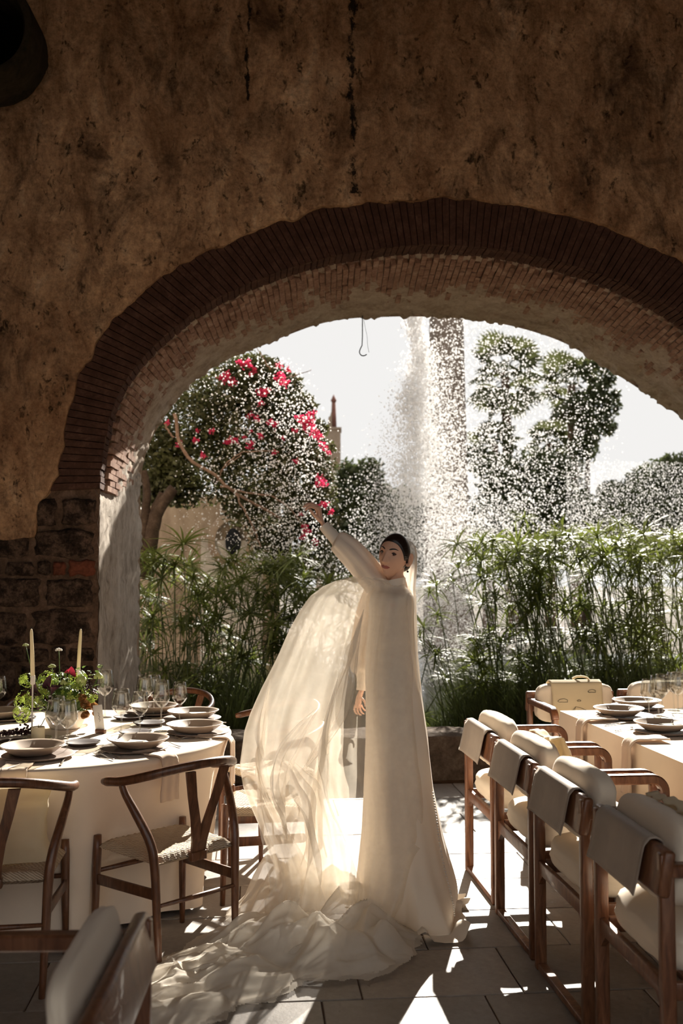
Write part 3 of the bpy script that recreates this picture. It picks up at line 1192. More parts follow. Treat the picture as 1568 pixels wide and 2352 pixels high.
o = m.build('tablecloth', 'table_linen', None, loc=TC)
tag(o, 'cream linen cloth falling in folds from the round table', 'tablecloth')

# rectangular table on the right: local frame, origin at its far left corner
RO = Vector((1.25, 5.78, 0))
rt = math.radians(6.4)
def rtab(x, y, z=0.0):
    return RO + Vector((x * math.cos(rt) - y * math.sin(rt), x * math.sin(rt) + y * math.cos(rt), z))
TW, TL = 1.5, 3.5
t2 = empty('dining_table', RO, rt, 'rectangular table hidden under the cream cloth at right', 'table')
m = MB()
m.rbox((TW / 2, -TL / 2, TH - .018), (TW - .02, TL - .02, .024), .004)
m.build('tabletop', 'teak', t2)
for x in (.15, TW - .15):
    for y in (-.15, -TL + .15):
        m = MB()
        m.rbox((x, y, (TH - .03) / 2), (.06, .06, TH - .03), .006)
        m.build('leg', 'teak', t2)
def rectcloth():
    m = MB()
    per = []
    c = .02
    def corner(cx, cy, a0):
        return [(cx + c * math.cos(a0 + PI / 2 * k / 5), cy + c * math.sin(a0 + PI / 2 * k / 5), 1) for k in range(6)]
    def side(p, q, n):
        return [(lerp(p[0], q[0], k / n), lerp(p[1], q[1], k / n), 0) for k in range(1, n)]
    A, B_, C_, D_ = (0, 0), (TW, 0), (TW, -TL), (0, -TL)
    per += corner(TW - c, -c, 0) + side((TW, 0), (0, 0), 40)[::1]
    per += corner(c, -c, PI / 2) + side((0, 0), (0, -TL), 90)
    per += corner(c, -TL + c, PI) + side((0, -TL), (TW, -TL), 40)
    per += corner(TW - c, -TL + c, 1.5 * PI) + side((TW, -TL), (TW, 0), 90)
    n = len(per)
    nv_ = 22
    vs = []
    for j in range(nv_):
        t = j / (nv_ - 1)
        for k, (x, y, cr) in enumerate(per):
            px, py = per[(k - 1) % n][:2]
            qx, qy = per[(k + 1) % n][:2]
            tx, ty = qx - px, qy - py
            l = math.hypot(tx, ty) or 1
            nx, ny = -(-ty / l), -(tx / l)
            nx, ny = ty / l, -tx / l
            dcor = min(math.hypot(x - cx, y - cy) for cx, cy in (A, B_, C_, D_))
            f = .030 * math.exp(-(dcor / .12) ** 2) + .012 * math.sin((x + y) * 9 + 1.5 * nz(x * 2, y * 2)) * min(1, dcor * 3) + .012
            out = f * t ** .8
            vs.append((x + nx * out, y + ny * out, TH - (TH - .13) * t + (.006 * nz(x * 4, y * 4) if t > .95 else 0)))
    fs = [(j * n + k, j * n + (k + 1) % n, (j + 1) * n + (k + 1) % n, (j + 1) * n + k) for j in range(nv_ - 1) for k in range(n)]
    fs.append(tuple(range(n)))
    m.add(vs, fs)
    return m
o = rectcloth().build('tablecloth', 'table_linen', None, loc=RO)
o.rotation_euler.z = rt
sharp(o, 50)
tag(o, 'cream linen cloth with square corners over the rectangular table', 'tablecloth')

# ================================================================== tableware
def lathe_mesh(name, prof, mat, n=40, wob=None):
    m = MB()
    m.lathe(prof, n, wob=wob)
    return m.data(name, mat)
ME = {}
ME['dinner_plate'] = lathe_mesh('dinner_plate', [(.001, .004), (.08, .004), (.085, .0), (.092, .004), (.128, .030), (.137, .036), (.1385, .039), (.136, .040), (.126, .035), (.095, .012), (.08, .009), (.001, .009)], 'beige_stoneware', 44, lambda a: .012 * math.sin(2 * a + 1) + .006 * math.sin(5 * a))
ME['charger'] = lathe_mesh('charger', [(.001, .003), (.10, .0), (.11, .002), (.150, .013), (.153, .016), (.150, .018), (.11, .008), (.001, .007)], 'charger_stoneware', 44, lambda a: .012 * math.sin(2 * a + .4) + .006 * math.sin(3 * a))
ME['side_dish'] = lathe_mesh('side_dish', [(.001, .003), (.055, .0), (.06, .002), (.078, .014), (.081, .018), (.078, .019), (.060, .010), (.001, .008)], 'dark_stoneware', 36, lambda a: .01 * math.sin(2 * a))
ME['bowl_glass'] = lathe_mesh('bowl', [(.004, .104), (.016, .112), (.030, .126), (.041, .143), (.0425, .150), (.040, .175), (.036, .205), (.0325, .232), (.0318, .232), (.0353, .205), (.0393, .175), (.0417, .150), (.040, .1445), (.029, .128), (.014, .1145), (.001, .109)], 'clear_glass', 32)
ME['stem_glass'] = lathe_mesh('stem', [(.001, .108), (.0065, .106), (.0042, .095), (.0036, .06), (.004, .02), (.007, .008), (.012, .004)], 'clear_glass', 16)
ME['foot_glass'] = lathe_mesh('foot', [(.001, .0055), (.012, .004), (.030, .002), (.036, .0012), (.036, .0), (.001, .0)], 'clear_glass', 28)
def top(px, py, z=TH + .001):
    return gnd(px, py, z)
def setting_plate(px, py, ang, lab_p, lab_c, grp, off=(0, 0)):
    p = top(px, py, TH + .03)
    p.z = TH + .001
    c = obj('charger_plate', ME['charger'], None, (p.x + off[0], p.y + off[1], p.z))
    c.rotation_euler.z = ang
    tag(c, lab_c, 'plate', 'charger plates ' + grp)
    d = obj('dinner_plate', ME['dinner_plate'], None, (p.x, p.y, p.z + .014))
    d.rotation_euler.z = ang + 1
    tag(d, lab_p, 'plate', 'dinner plates ' + grp)
    return p
GR = 'on the round table'
pL = [
    setting_plate(75, 1722, .3, 'beige dinner plate at the left front of the round table', 'dark charger under the left front dinner plate', GR, (.035, -.03)),
    setting_plate(317, 1706, 1.1, 'beige dinner plate with folded white card, in front of the main wishbone chair', 'dark charger under the plate with the folded white card', GR, (-.01, -.03)),
    setting_plate(447, 1672, 2.0, 'beige dinner plate nearest the veil on the round table', 'dark charger under the plate nearest the veil', GR, (.02, -.01)),
    setting_plate(443, 1641, 2.7, 'beige dinner plate at the back right of the round table', 'dark charger under the back right dinner plate', GR, (.0, -.02)),
    setting_plate(352, 1628, .2, 'beige dinner plate farthest back, seen through the wine glasses', 'dark charger farthest back behind the wine glasses', GR),
    setting_plate(-2, 1640, .8, 'beige dinner plate cut by the left frame edge, behind the candles', 'dark charger cut by the left frame edge', GR, (.04, 0)),
]
for px, py, lab in ((190, 1712, 'small dark dish right of the front pair of wine glasses'), (311, 1687, 'small dark dish behind the folded white card plate'), (342, 1666, 'small dark dish among the wine glasses, nearest the veil'), (295, 1652, 'small dark dish behind the place card'), (32, 1712, 'small dark dish behind the left front plate'), (48, 1655, 'small dark dish left of the flower bowl')):
    p = top(px, py)
    o = obj('side_dish', ME['side_dish'], None, p)
    tag(o, lab, 'dish', 'small dark dishes on the round table')
def wineglass(px, pyb, lab, grp, h=1.0, k=1.0, z=TH + .001):
    p = top(px, pyb, z)
    t = empty('wine_glass', p, 0, lab, 'glass', grp)
    for n_ in ('bowl_glass', 'stem_glass', 'foot_glass'):
        o = obj(n_.split('_')[0], ME[n_], t)
        o.scale = (k, k, h)
    return t
WG = 'wine glasses on the round table'
for px, py, lab, h, k in ((128, 1722, 'tall wine glass left of the front pair by the candle', 1.03, 1.08), (154, 1729, 'wine glass right of the front pair, nearest the viewer', 1.0, 1.06), (240, 1648, 'wine glass standing alone behind the place card', 1.12, 1.12), (278, 1694, 'wine glass just right of the place card', 1.0, 1.1), (321, 1690, 'wine glass behind the folded card plate', .92, 1.0), (331, 1652, 'tall wine glass at the back of the middle cluster', 1.02, 1.1), (353, 1646, 'wine glass at the back, half hidden in the cluster', .98, 1.0), (370, 1680, 'wine glass right of the middle cluster', 1.1, 1.0), (412, 1664, 'wine glass nearest the veil, right of all others', .95, .95), (-4, 1652, 'wine glass cut off by the left frame edge', 1.0, 1.0)):
    wineglass(px, py, lab, WG, h, k)
# cutlery
def fork_mesh():
    m = MB()
    m.tube(catmull([(0, 0, .004), (0, .06, .004), (0, .115, .009), (0, .14, .007)], 10), [.004, .0045, .004, .003, .0028, .0028, .003, .004, .006, .008], 8, (.4, 1), up=(0, 0, 1))
    for k in range(4):
        x = (k - 1.5) * .0058
        m.tube([(x * .8, .138, .006), (x, .155, .004), (x, .175, .004), (x, .192, .009)], [.0022, .0019, .0018, .0012], 5)
    return m.data('fork', 'steel')
def knife_mesh():
    m = MB()
    m.tube([(0, 0, .004), (0, .09, .0045), (0, .11, .005)], [.005, .0045, .004], 8, (.55, 1), up=(0, 0, 1))
    m.add([(-.004, .108, .006), (.006, .108, .006), (.010, .17, .005), (.007, .205, .004), (-.002, .215, .004), (-.005, .17, .005), (-.004, .108, .003), (.006, .108, .003), (.010, .17, .003), (.007, .205, .003), (-.002, .215, .003), (-.005, .17, .003)],
          [(0, 1, 2, 5), (5, 2, 3, 4), (11, 8, 7, 6), (10, 9, 8, 11), (0, 6, 7, 1), (1, 7, 8, 2), (2, 8, 9, 3), (3, 9, 10, 4), (4, 10, 11, 5), (5, 11, 6, 0)])
    return m.data('knife', 'steel', False)
def spoon_mesh():
    m = MB()
    m.tube(catmull([(0, 0, .004), (0, .06, .004), (0, .12, .010), (0, .145, .008)], 10), [.004, .0045, .004, .003, .0028, .0028, .003, .003, .003, .004], 8, (.4, 1), up=(0, 0, 1))
    m.grid(12, 9, lambda a, b: (.019 * math.sin(b * PI) ** .7 * (a * 2 - 1), .14 + .058 * b, .008 - .006 * (1 - (a * 2 - 1) ** 2) * math.sin(b * PI)))
    return m.data('spoon', 'steel')
ME['fork'], ME['knife'], ME['spoon'] = fork_mesh(), knife_mesh(), spoon_mesh()
def cutlery(kind, px, py, px2, py2, lab, grp, z=TH + .002):
    a, b = gnd(px, py, z), gnd(px2, py2, z)
    d = b - a
    o = obj(kind, ME[kind], None, a)
    o.rotation_euler.z = math.atan2(-d.x, d.y)
    tag(o, lab, kind, grp)
CG = 'cutlery on the round table'
cutlery('fork', 276, 1741, 216, 1722, 'steel fork on the cloth edge left of the main chair, upper one', CG)
cutlery('fork', 262, 1747, 205, 1728, 'steel fork on the cloth edge left of the main chair, lower one', CG)
cutlery('knife', 140, 1758, 152, 1735, 'steel knife pointing at the front pair of wine glasses', CG)
cutlery('spoon', 415, 1717, 372, 1704, 'steel spoon right of the folded card plate', CG)
cutlery('spoon', 416, 1701, 385, 1682, 'bright steel spoon at the rim of the plate nearest the veil', CG)
cutlery('fork', 487, 1700, 428, 1697, 'steel fork lying below the plate nearest the veil', CG)
cutlery('knife', 520, 1661, 480, 1659, 'steel knife by the cloth edge next to the veil', CG)
cutlery('fork', 528, 1672, 492, 1671, 'steel fork by the cloth edge next to the veil', CG)
cutlery('spoon', 388, 1640, 372, 1634, 'steel spoon between the back plates', CG)
cutlery('fork', 20, 1655, 48, 1640, 'steel fork beside the plate at the left frame edge', CG)
# napkins
def napkin_round(px, ang_deg, w_, lab, r0=.74, drop=.20):
    an = math.radians(ang_deg)
    dv, sv = Vector((math.cos(an), math.sin(an), 0)), Vector((-math.sin(an), math.cos(an), 0))
    def fn(a, b):
        L = b * (R + .016 - r0 + drop)
        s = (a - .5) * w_ * (1 - .10 * math.sin(b * PI)) + .006 * nz(b * 5, an)
        flat = R + .022 - r0
        if L < flat - .02:
            r, z = r0 + L, TH + .012
        elif L < flat + .03:
            t = (L - flat + .02) / .05 * PI / 2
            r, z = r0 + flat - .02 + .03 * math.sin(t), TH + .012 - .03 * (1 - math.cos(t))
        else:
            r, z = r0 + flat + .012 + .003 * math.sin(a * 14) + .0 * (L - flat), TH - .018 - (L - flat - .03)
        z += .004 * nz(s * 30, b * 7, an)
        p = dv * r + sv * s
        return (p.x, p.y, z)
    m = MB()
    m.grid(14, 44, fn)
    o = m.build('napkin', 'napkin_linen', None, loc=TC)
    md = o.modifiers.new('thick', 'SOLIDIFY')
    md.thickness = .006
    md.offset = 1
    tag(o, lab, 'napkin', 'napkins on the round table')
napkin_round(0, -81, .115, 'rosy linen napkin hanging over the cloth at the left chair')
napkin_round(0, -40, .10, 'rosy linen napkin hanging over the cloth behind the main chair rail')
napkin_round(0, -6, .085, 'rosy linen napkin hanging at the right rim beside the veil', .76, .24)
# folded cards on plates
def folded_card(p, w_, d_, rz, lab):
    m = MB()
    m.add([(-w_, -d_, 0), (w_, -d_, 0), (w_, d_, .001), (-w_, d_, .001), (-w_ * .2, -d_ * .9, .012), (w_ * .9, -d_ * .3, .016), (w_ * .75, d_ * .8, .012), (-w_ * .5, d_ * .7, .012)], [(0, 1, 2, 3), (4, 5, 6, 7), (0, 1, 5, 4), (1, 2, 6, 5)])
    o = m.build('menu_card', 'paper', None, smooth=False, loc=p)
    o.rotation_euler.z = rz
    tag(o, lab, 'card')
folded_card(pL[1] + Vector((-.02, -.005, .026)), .062, .040, -.3, 'folded white menu card on the plate before the main wishbone chair')
folded_card(pL[3] + Vector((.01, .0, .026)), .07, .035, .1, 'white menu card on the back right plate of the round table')
# candles
def candlestick(px, pyb, ztop, zc, lab, lean=0.0):
    p = top(px, pyb)
    t = empty('candlestick', p, 0, lab, 'candlestick', 'candlesticks beside the flowers')
    m = MB()
    m.lathe([(.001, .0), (.038, .0), (.040, .004), (.036, .010), (.008, .014), (.0035, .02), (.0035, ztop - .045), (.010, ztop - .043), (.0115, ztop - .04), (.0115, ztop), (.009, ztop), (.009, ztop - .02), (.001, ztop - .02)], 24)
    o = m.build('holder', 'white_ceramic', t)
    sharp(o, 40)
    m = MB()
    m.tube([(0, 0, ztop - .02), (lean * .5, 0, ztop + .12), (lean * .95, 0, zc - .018), (lean, 0, zc - .004), (lean, 0, zc)], [.0105, .0095, .0072, .0045, .001], 16)
    m.build('candle', 'candle_wax', t)
    m = MB()
    m.tube([(lean, 0, zc - .004), (lean + .001, 0, zc + .004), (lean + .003, .001, zc + .009)], .0012, 5)
    m.build('wick', 'wick', t)
candlestick(73, 1686, .285, .515, 'thin white candlestick with tall ivory taper, left of the flowers', -.012)
candlestick(178, 1650, .265, .485, 'candlestick with ivory taper rising behind the flowers', .010)
p = top(87, 1702)
t = empty('votive_dish', p, 0, 'clear glass dish under the short pillar candle', 'dish')
m = MB()
m.lathe([(.001, .0), (.045, .0), (.052, .004), (.064, .016), (.0645, .018), (.063, .017), (.05, .007), (.001, .005)], 30)
m.build('glass_dish', 'clear_glass', t)
t = empty('pillar_candle', p + Vector((0, 0, .006)), 0, 'short ivory pillar candle in a glass dish', 'candle')
m = MB()
m.lathe([(.001, 0), (.0305, 0), (.031, .002), (.031, .058), (.029, .061), (.024, .058), (.001, .056)], 28)
o = m.build('wax', 'candle_wax', t)
sharp(o, 40)
m = MB()
m.tube([(0, 0, .055), (.001, 0, .066), (.003, 0, .072)], .0013, 5)
m.build('wick', 'wick', t)
# place card in a wooden block
p = top(231, 1684)
t = empty('place_card', p, math.radians(-18), 'white handwritten place card in a small wooden block by the flowers', 'place card')
m = MB()
m.rbox((0, 0, .010), (.052, .022, .020), .002)
m.build('block', 'teak', t)
m = MB()
m.rbox((-.012, .0, .075), (.052, .0025, .125), .001, 1, Matrix.Rotation(math.radians(-8), 3, 'Y'))
cd = m.build('card', 'paper', t)
m = MB()
m.tube(catmull([(-.016, -.003, .10), (-.008, -.003, .094), (-.013, -.003, .086), (-.003, -.003, .080), (-.010, -.003, .07), (-.002, -.003, .066), (-.006, -.003, .056)], 24), .0007, 4)
m.build('handwriting', 'ink', t)

# --- flower centrepiece
FP = top(150, 1672)
t = empty('flower_bowl', FP, 0, 'low cream bowl of green and dark flowers on the round table', 'flowers')
m = MB()
m.lathe([(.001, .0), (.070, .0), (.078, .006), (.098, .045), (.102, .085), (.098, .095), (.092, .088), (.085, .04), (.001, .03)], 40)
m.build('bowl', 'white_ceramic', t)
rnd = random.Random(21)
def fpos(px, py, y=None):
    p = at(px, py, y if y else FP.y)
    return p - FP
def stem_to(parent_mb, tip, r=.0022):
    b = Vector((tip.x * .25, tip.y * .25, .07))
    mid = (b + tip) / 2 + Vector((tip.x * .15, 0, .02))
    parent_mb.tube(catmull([b, mid, tip], 8), r, 5)
stems = MB()
def head(name, mat, c, fn):
    m = MB()
    fn(m, Vector((0, 0, 0)))
    o = m.build(name, mat, t, loc=c)
    stem_to(stems, Vector(c))
    return o
def hydr(rad):
    def fn(m, c):
        for k in range(70):
            d = Vector((rnd.gauss(0, 1), rnd.gauss(0, 1), rnd.gauss(0, .9))).normalized()
            q = d * rad * rnd.uniform(.82, 1.05)
            u = d.orthogonal().normalized()
            w_ = d.cross(u)
            s = rad * .26
            a0 = rnd.uniform(0, 6)
            for j in range(4):
                a = a0 + j * PI / 2
                e = u * math.cos(a) + w_ * math.sin(a)
                g = w_ * math.cos(a) - u * math.sin(a)
                m.add([q, q + e * s * .55 + g * s * .32 + d * s * .12, q + e * s + d * s * .18, q + e * s * .55 - g * s * .32 + d * s * .12], [(0, 1, 2, 3)])
    return fn
for px, py, dy, rad in ((90, 1598, -.02, .062), (168, 1588, -.04, .058), (58, 1610, 0, .052), (62, 1562, .03, .040), (195, 1610, .02, .045), (178, 1560, .04, .05), (110, 1565, .05, .055), (50, 1640, .03, .045), (205, 1600, -.03, .042)):
    head('hydrangea', 'hydrangea', fpos(px, py, FP.y + dy), hydr(rad))
def rose(rad):
    def fn(m, c):
        for ring, (rr, n_, op) in enumerate(((.25, 3, .15), (.5, 4, .4), (.75, 5, .75), (1.0, 6, 1.0))):
            for j in range(n_):
                a = j * 2 * PI / n_ + ring * .7
                def pt(u, v, a=a, rr=rr, op=op):
                    w_ = (u - .5) * 1.5
                    r_ = rad * rr * (.35 + .65 * v ** .7) * (1 + .06 * math.sin(u * 12))
                    return (r_ * math.cos(a + w_), r_ * math.sin(a + w_) - rad * .3 * v, rad * (-.7 + 1.35 * v * (1.15 - op * .35)) - rad * .15 * abs(w_))
                m.grid(6, 5, pt)
    return fn
for px, py, dy, rad in ((192, 1602, -.08, .022), (195, 1617, -.09, .026), (198, 1640, -.09, .024), (215, 1622, -.05, .024), (183, 1598, -.05, .016), (222, 1635, -.03, .020)):
    o = head('rose', 'apricot_petal', fpos(px, py, FP.y + dy), rose(rad))
    o.rotation_euler = (math.radians(55), 0, rnd.uniform(-.5, .5))
def helle(rad):
    def fn(m, c):
        for j in range(6):
            a = j * PI / 3
            def pt(u, v, a=a):
                w_ = (u - .5) * 1.3 * math.sin(min(1, v * 1.2 + .12) * PI * .8)
                r_ = rad * math.sin(v * PI * .62)
                return (r_ * math.cos(a + w_), r_ * math.sin(a + w_), rad * (.8 - 1.5 * v))
            m.grid(6, 7, pt)
    return fn
for px, py, dy, rad in ((148, 1565, -.06, .022), (187, 1558, -.05, .028), (192, 1568, -.03, .024), (226, 1551, 0, .024), (152, 1560, 0, .018)):
    head('hellebore', 'green_petal', fpos(px, py, FP.y + dy), helle(rad))
def scab(rad):
    def fn(m, c):
        for k in range(60):
            d = Vector((rnd.gauss(0, 1), rnd.gauss(0, 1), abs(rnd.gauss(0, .6)))).normalized()
            q = d * rad * Vector((1, 1, .5)).length * .6
            m.ball((d.x * rad, d.y * rad, d.z * rad * .7), rad * .2, 1)
    return fn
for px, py, dy, rad, mt in ((135, 1494, 0, .016, 'white_ceramic'), (119, 1532, -.03, .018, 'green_petal'), (59, 1483, .02, .014, 'green_petal')):
    head('scabious', mt, fpos(px, py, FP.y + dy), scab(rad))
def calla(rad):
    def fn(m, c):
        def pt(u, v):
            a = (u - .5) * 5.2
            r_ = rad * (.25 + .75 * v) * (.5 + .5 * v)
            return (r_ * math.cos(a) + (rad * 1.2 * v * v * math.exp(-a * a)), r_ * math.sin(a), rad * (-2.2 + 2.6 * v + .9 * v * math.exp(-a * a * .8)))
        m.grid(14, 9, pt)
    return fn
for px, py, dy, rad, mt, rx, ry in ((160, 1540, -.03, .020, 'crimson_petal', .5, 1.2), (108, 1576, -.10, .022, 'dark_petal', .4, -.9), (122, 1580, -.09, .020, 'dark_petal', .2, .3), (80, 1592, -.1, .024, 'dark_petal', .6, -1.2), (112, 1605, -.10, .022, 'dark_petal', .5, .5)):
    o = head('calla_lily', mt, fpos(px, py, FP.y + dy), calla(rad))
    o.rotation_euler = (rx, ry, rnd.uniform(-1, 1))
for cl, (cx, cy, dy, n_, sp) in enumerate(((205, 1580, -.06, 60, .030), (212, 1590, -.05, 30, .02))):
    m = MB()
    for k in range(n_):
        m.ball((rnd.gauss(0, sp * .6), rnd.gauss(0, sp * .5), rnd.gauss(0, sp * .5)), .0045, 1)
    m.build('berry_cluster', 'berry', t, loc=fpos(cx, cy, FP.y + dy))
m = MB()
def leafcard(m, c, d, L, W):
    d = d.normalized()
    s = d.cross(Vector((0, 0, 1)))
    s = s.normalized() if s.length > .01 else Vector((1, 0, 0))
    n_ = s.cross(d)
    pts = [c, c + d * L * .3 + s * W + n_ * .1 * L, c + d * L * .7 + s * W * .8 + n_ * .1 * L, c + d * L - n_ * .15 * L, c + d * L * .7 - s * W * .8 + n_ * .1 * L, c + d * L * .3 - s * W + n_ * .1 * L, c + d * L * .5]
    m.add(pts, [(0, 1, 6), (1, 2, 6), (2, 3, 6), (3, 4, 6), (4, 5, 6), (5, 0, 6)])
for k in range(90):
    a = rnd.uniform(0, 2 * PI)
    c = Vector((.11 * math.cos(a) * rnd.uniform(.3, 1.4), .09 * math.sin(a) * rnd.uniform(.3, 1.2), rnd.uniform(.09, .27)))
    leafcard(m, c, Vector((math.cos(a), math.sin(a), rnd.uniform(-.5, .8))), rnd.uniform(.025, .05), rnd.uniform(.008, .014))
for (px, py) in ((228, 1535), (222, 1545), (215, 1548), (200, 1540), (190, 1535), (178, 1538), (236, 1530), (205, 1552), (214, 1560)):
    c = fpos(px, py)
    leafcard(m, c, Vector((rnd.uniform(-1, 1), -.5, rnd.uniform(-.3, 1))), .03, .01)
lv = m.build('foliage', 'bouquet_leaf', t)
lv['kind'] = 'stuff'
m = MB()
m.ball((0, 0, 0), .085, 3, (1.15, .9, .9))
m.build('moss_ball', 'bouquet_leaf', t, loc=(-.01, .0, .135))
stem_to(stems, fpos(236, 1528), .0018)
stems.build('stems', 'bouquet_leaf', t)
# dark grapes trailing on the cloth
p = top(42, 1690)
t = empty('grape_bunch', p, 0, 'trail of tiny dark grapes lying left of the pillar candle', 'grapes')
m = MB()
for k in range(150):
    s = rnd.uniform(-1, 1)
    m.ball((s * .085 + rnd.gauss(0, .008), s * .02 + rnd.gauss(0, .014), .008 + abs(rnd.gauss(0, .012)) * (1.3 + s)), .0062, 1)
m.build('berries', 'berry', t)
m = MB()
m.tube(catmull([(-.09, -.01, .012), (0, 0, .02), (.09, .02, .035), (.12, .03, .08)], 12), .002, 5)
m.build('stalk', 'bark', t)

# --- right table
GR2 = 'on the rectangular table'
pR = [
    setting_plate(1421, 1635, .3, 'beige dinner plate at the far left corner of the rectangular table', 'dark charger at the far left corner of the rectangular table', GR2, (.03, -.03)),
    setting_plate(1520, 1668, .9, 'beige dinner plate nearest the camera on the rectangular table', 'dark charger under the nearest plate of the rectangular table', GR2, (.0, -.03)),
    setting_plate(1462, 1616, 1.9, 'beige dinner plate holding a white card before the far armchair', 'dark charger under the plate before the far armchair', GR2, (.0, .0)),
]
folded_card(pR[2] + Vector((.0, .0, .026)), .075, .045, .5, 'white menu card on the plate before the far armchair')
folded_card(pR[1] + Vector((.03, .0, .026)), .07, .045, .2, 'white menu card on the nearest plate of the rectangular table')
for px, py, lab in ((1555, 1652, 'small dark dish right of the glasses on the rectangular table'), (1566, 1662, 'small dark dish at the right frame edge')):
    o = obj('side_dish', ME['side_dish'], None, top(px, py))
    tag(o, lab, 'dish', 'small dark dishes on the rectangular table')
for px, py, lab, h, k in ((1490, 1655, 'wine glass leftmost on the rectangular table', .95, 1.0), (1512, 1657, 'tall wine glass second from left on the rectangular table', 1.05, 1.12), (1521, 1645, 'wine glass behind the tall second one on the rectangular table', 1.0, 1.0), (1557, 1640, 'wine glass near the right frame edge, tallest', 1.0, 1.12), (1569, 1628, 'wine glass cut by the right frame edge', 1.0, 1.1), (1547, 1632, 'wine glass at the back of the right cluster', .95, 1.0)):
    wineglass(px, py, lab, 'wine glasses on the rectangular table', h, k)
cutlery('knife', 1388, 1667, 1440, 1660, 'steel knife between the two left plates of the rectangular table', 'cutlery on the rectangular table')
cutlery('fork', 1412, 1680, 1455, 1673, 'steel fork by the left cloth edge of the rectangular table', 'cutlery on the rectangular table')
cutlery('spoon', 1325, 1645, 1375, 1640, 'steel spoon near the far corner of the rectangular table', 'cutlery on the rectangular table')
def napkin_rect(yc, w_, lab, x0=.14, drop=.26):
    def fn(a, b):
        L = b * (x0 + drop)
        s = (a - .5) * w_ * (1 - .12 * math.sin(b * PI)) + .006 * nz(b * 5, yc)
        if L < x0 - .015:
            x, z = x0 - L, TH + .014
        elif L < x0 + .035:
            q = (L - x0 + .015) / .05 * PI / 2
            x, z = .015 - .038 * math.sin(q), TH + .014 - .034 * (1 - math.cos(q))
        else:
            x, z = -.026 - .03 * (L - x0) - .003 * math.sin(a * 12), TH - .02 - (L - x0 - .035)
        return (x, yc + s + .02 * math.sin(b * 3) * 0, z + .003 * nz(a * 6, b * 8))
    m = MB()
    m.grid(14, 44, fn)
    o = m.build('napkin', 'napkin_linen', None, loc=RO)
    o.rotation_euler.z = rt
    md = o.modifiers.new('thick', 'SOLIDIFY')
    md.thickness = .006
    md.offset = 1
    tag(o, lab, 'napkin', 'napkins on the rectangular table')
napkin_rect(-.42, .12, 'rosy linen napkin over the far end of the rectangular table edge', .16)
napkin_rect(-1.05, .12, 'rosy linen napkin over the middle of the rectangular table edge', .16)
napkin_rect(-1.70, .12, 'rosy linen napkin over the table edge at the right frame side', .16)
# hook hanging from the arch
hp = at(832, 733, 8.45)
hk = empty('hanging_hook', hp, 0, 'black iron hook hanging from the arch crown against the sky', 'hook')
m = MB()
s_ = 8.45 / F
m.tube([(0, 0, .03), (0, 0, -40 * s_), (-1 * s_, 0, -62 * s_)] + [Vector((-1 * s_ + (-4 - 4 * math.cos(a)) * s_ + 4 * s_ * 0, 0, -62 * s_ - 12 * s_ * math.sin(a))) for a in ()] + catmull([(-5 * s_, 0, -70 * s_), (-7 * s_, 0, -78 * s_), (-3 * s_, 0, -85 * s_), (4 * s_, 0, -86 * s_), (10 * s_, 0, -83 * s_)], 12), .0048, 6)
m.build('shaft', 'iron', hk)
m = MB()
m.tube(catmull([(3 * s_, 0, 0), (7 * s_, .02, -20 * s_), (11 * s_, 0, -42 * s_), (12 * s_, 0, -60 * s_), (15 * s_, 0, -78 * s_)], 16), .0014, 4)
m.build('wire', 'iron', hk)

# ================================================================== garden beyond the arch
GZ = -.30
# pond
m = MB()
m.grid(40, 40, lambda a, b: (lerp(-.3, 9.5, a), lerp(10.4, 22, b), GZ + .03))
o = m.build('pond', 'pond_water')
tag(o, 'glittering pond water behind the papyrus', 'pond')

# garden wall with a niche
gy = 13.0
def gx(px, y=gy):
    return (px - 784) / F * y
gw = structure(MB().box(((gx(230) + gx(640)) / 2, gy + .2, 1.1), (gx(640) - gx(230), .4, 2.9)).build('wall_garden', 'garden_plaster', smooth=False))
nc = at(533, 1242, gy)
pn = MB()
# pale arched panel with oval moulding; dark disc paints the shade of an opening
def ring(mb, c, r0, r1, y0, y1, ex=.72, n=36):
    vs, fs = [], []
    for k in range(n):
        a = 2 * PI * k / n
        for r_, y_ in ((r0, y0), (r1, y0), (r1, y1)):
            vs.append((c.x + r_ * ex * math.cos(a), y_, c.z + r_ * math.sin(a)))
    for k in range(n):
        k2 = (k + 1) % n
        fs += [(k * 3, k2 * 3, k2 * 3 + 1, k * 3 + 1), (k * 3 + 1, k2 * 3 + 1, k2 * 3 + 2, k * 3 + 2)]
    mb.add(vs, fs)
pn.box((nc.x + .0, gy - .03, .80), (.80, .06, 2.3))
o = pn.build('niche_panel', 'pale_plaster', gw, smooth=False)
pn = MB()
ring(pn, nc, .25, .36, gy - .10, gy - .05, .85)
pn.build('niche_moulding', 'tower_stone', gw)
pn = MB()
ring(pn, nc + Vector((.02, 0, -.02)), .001, .18, gy - .085, gy - .05, .55)
pn.build('niche_shade', 'opening_shade', gw)

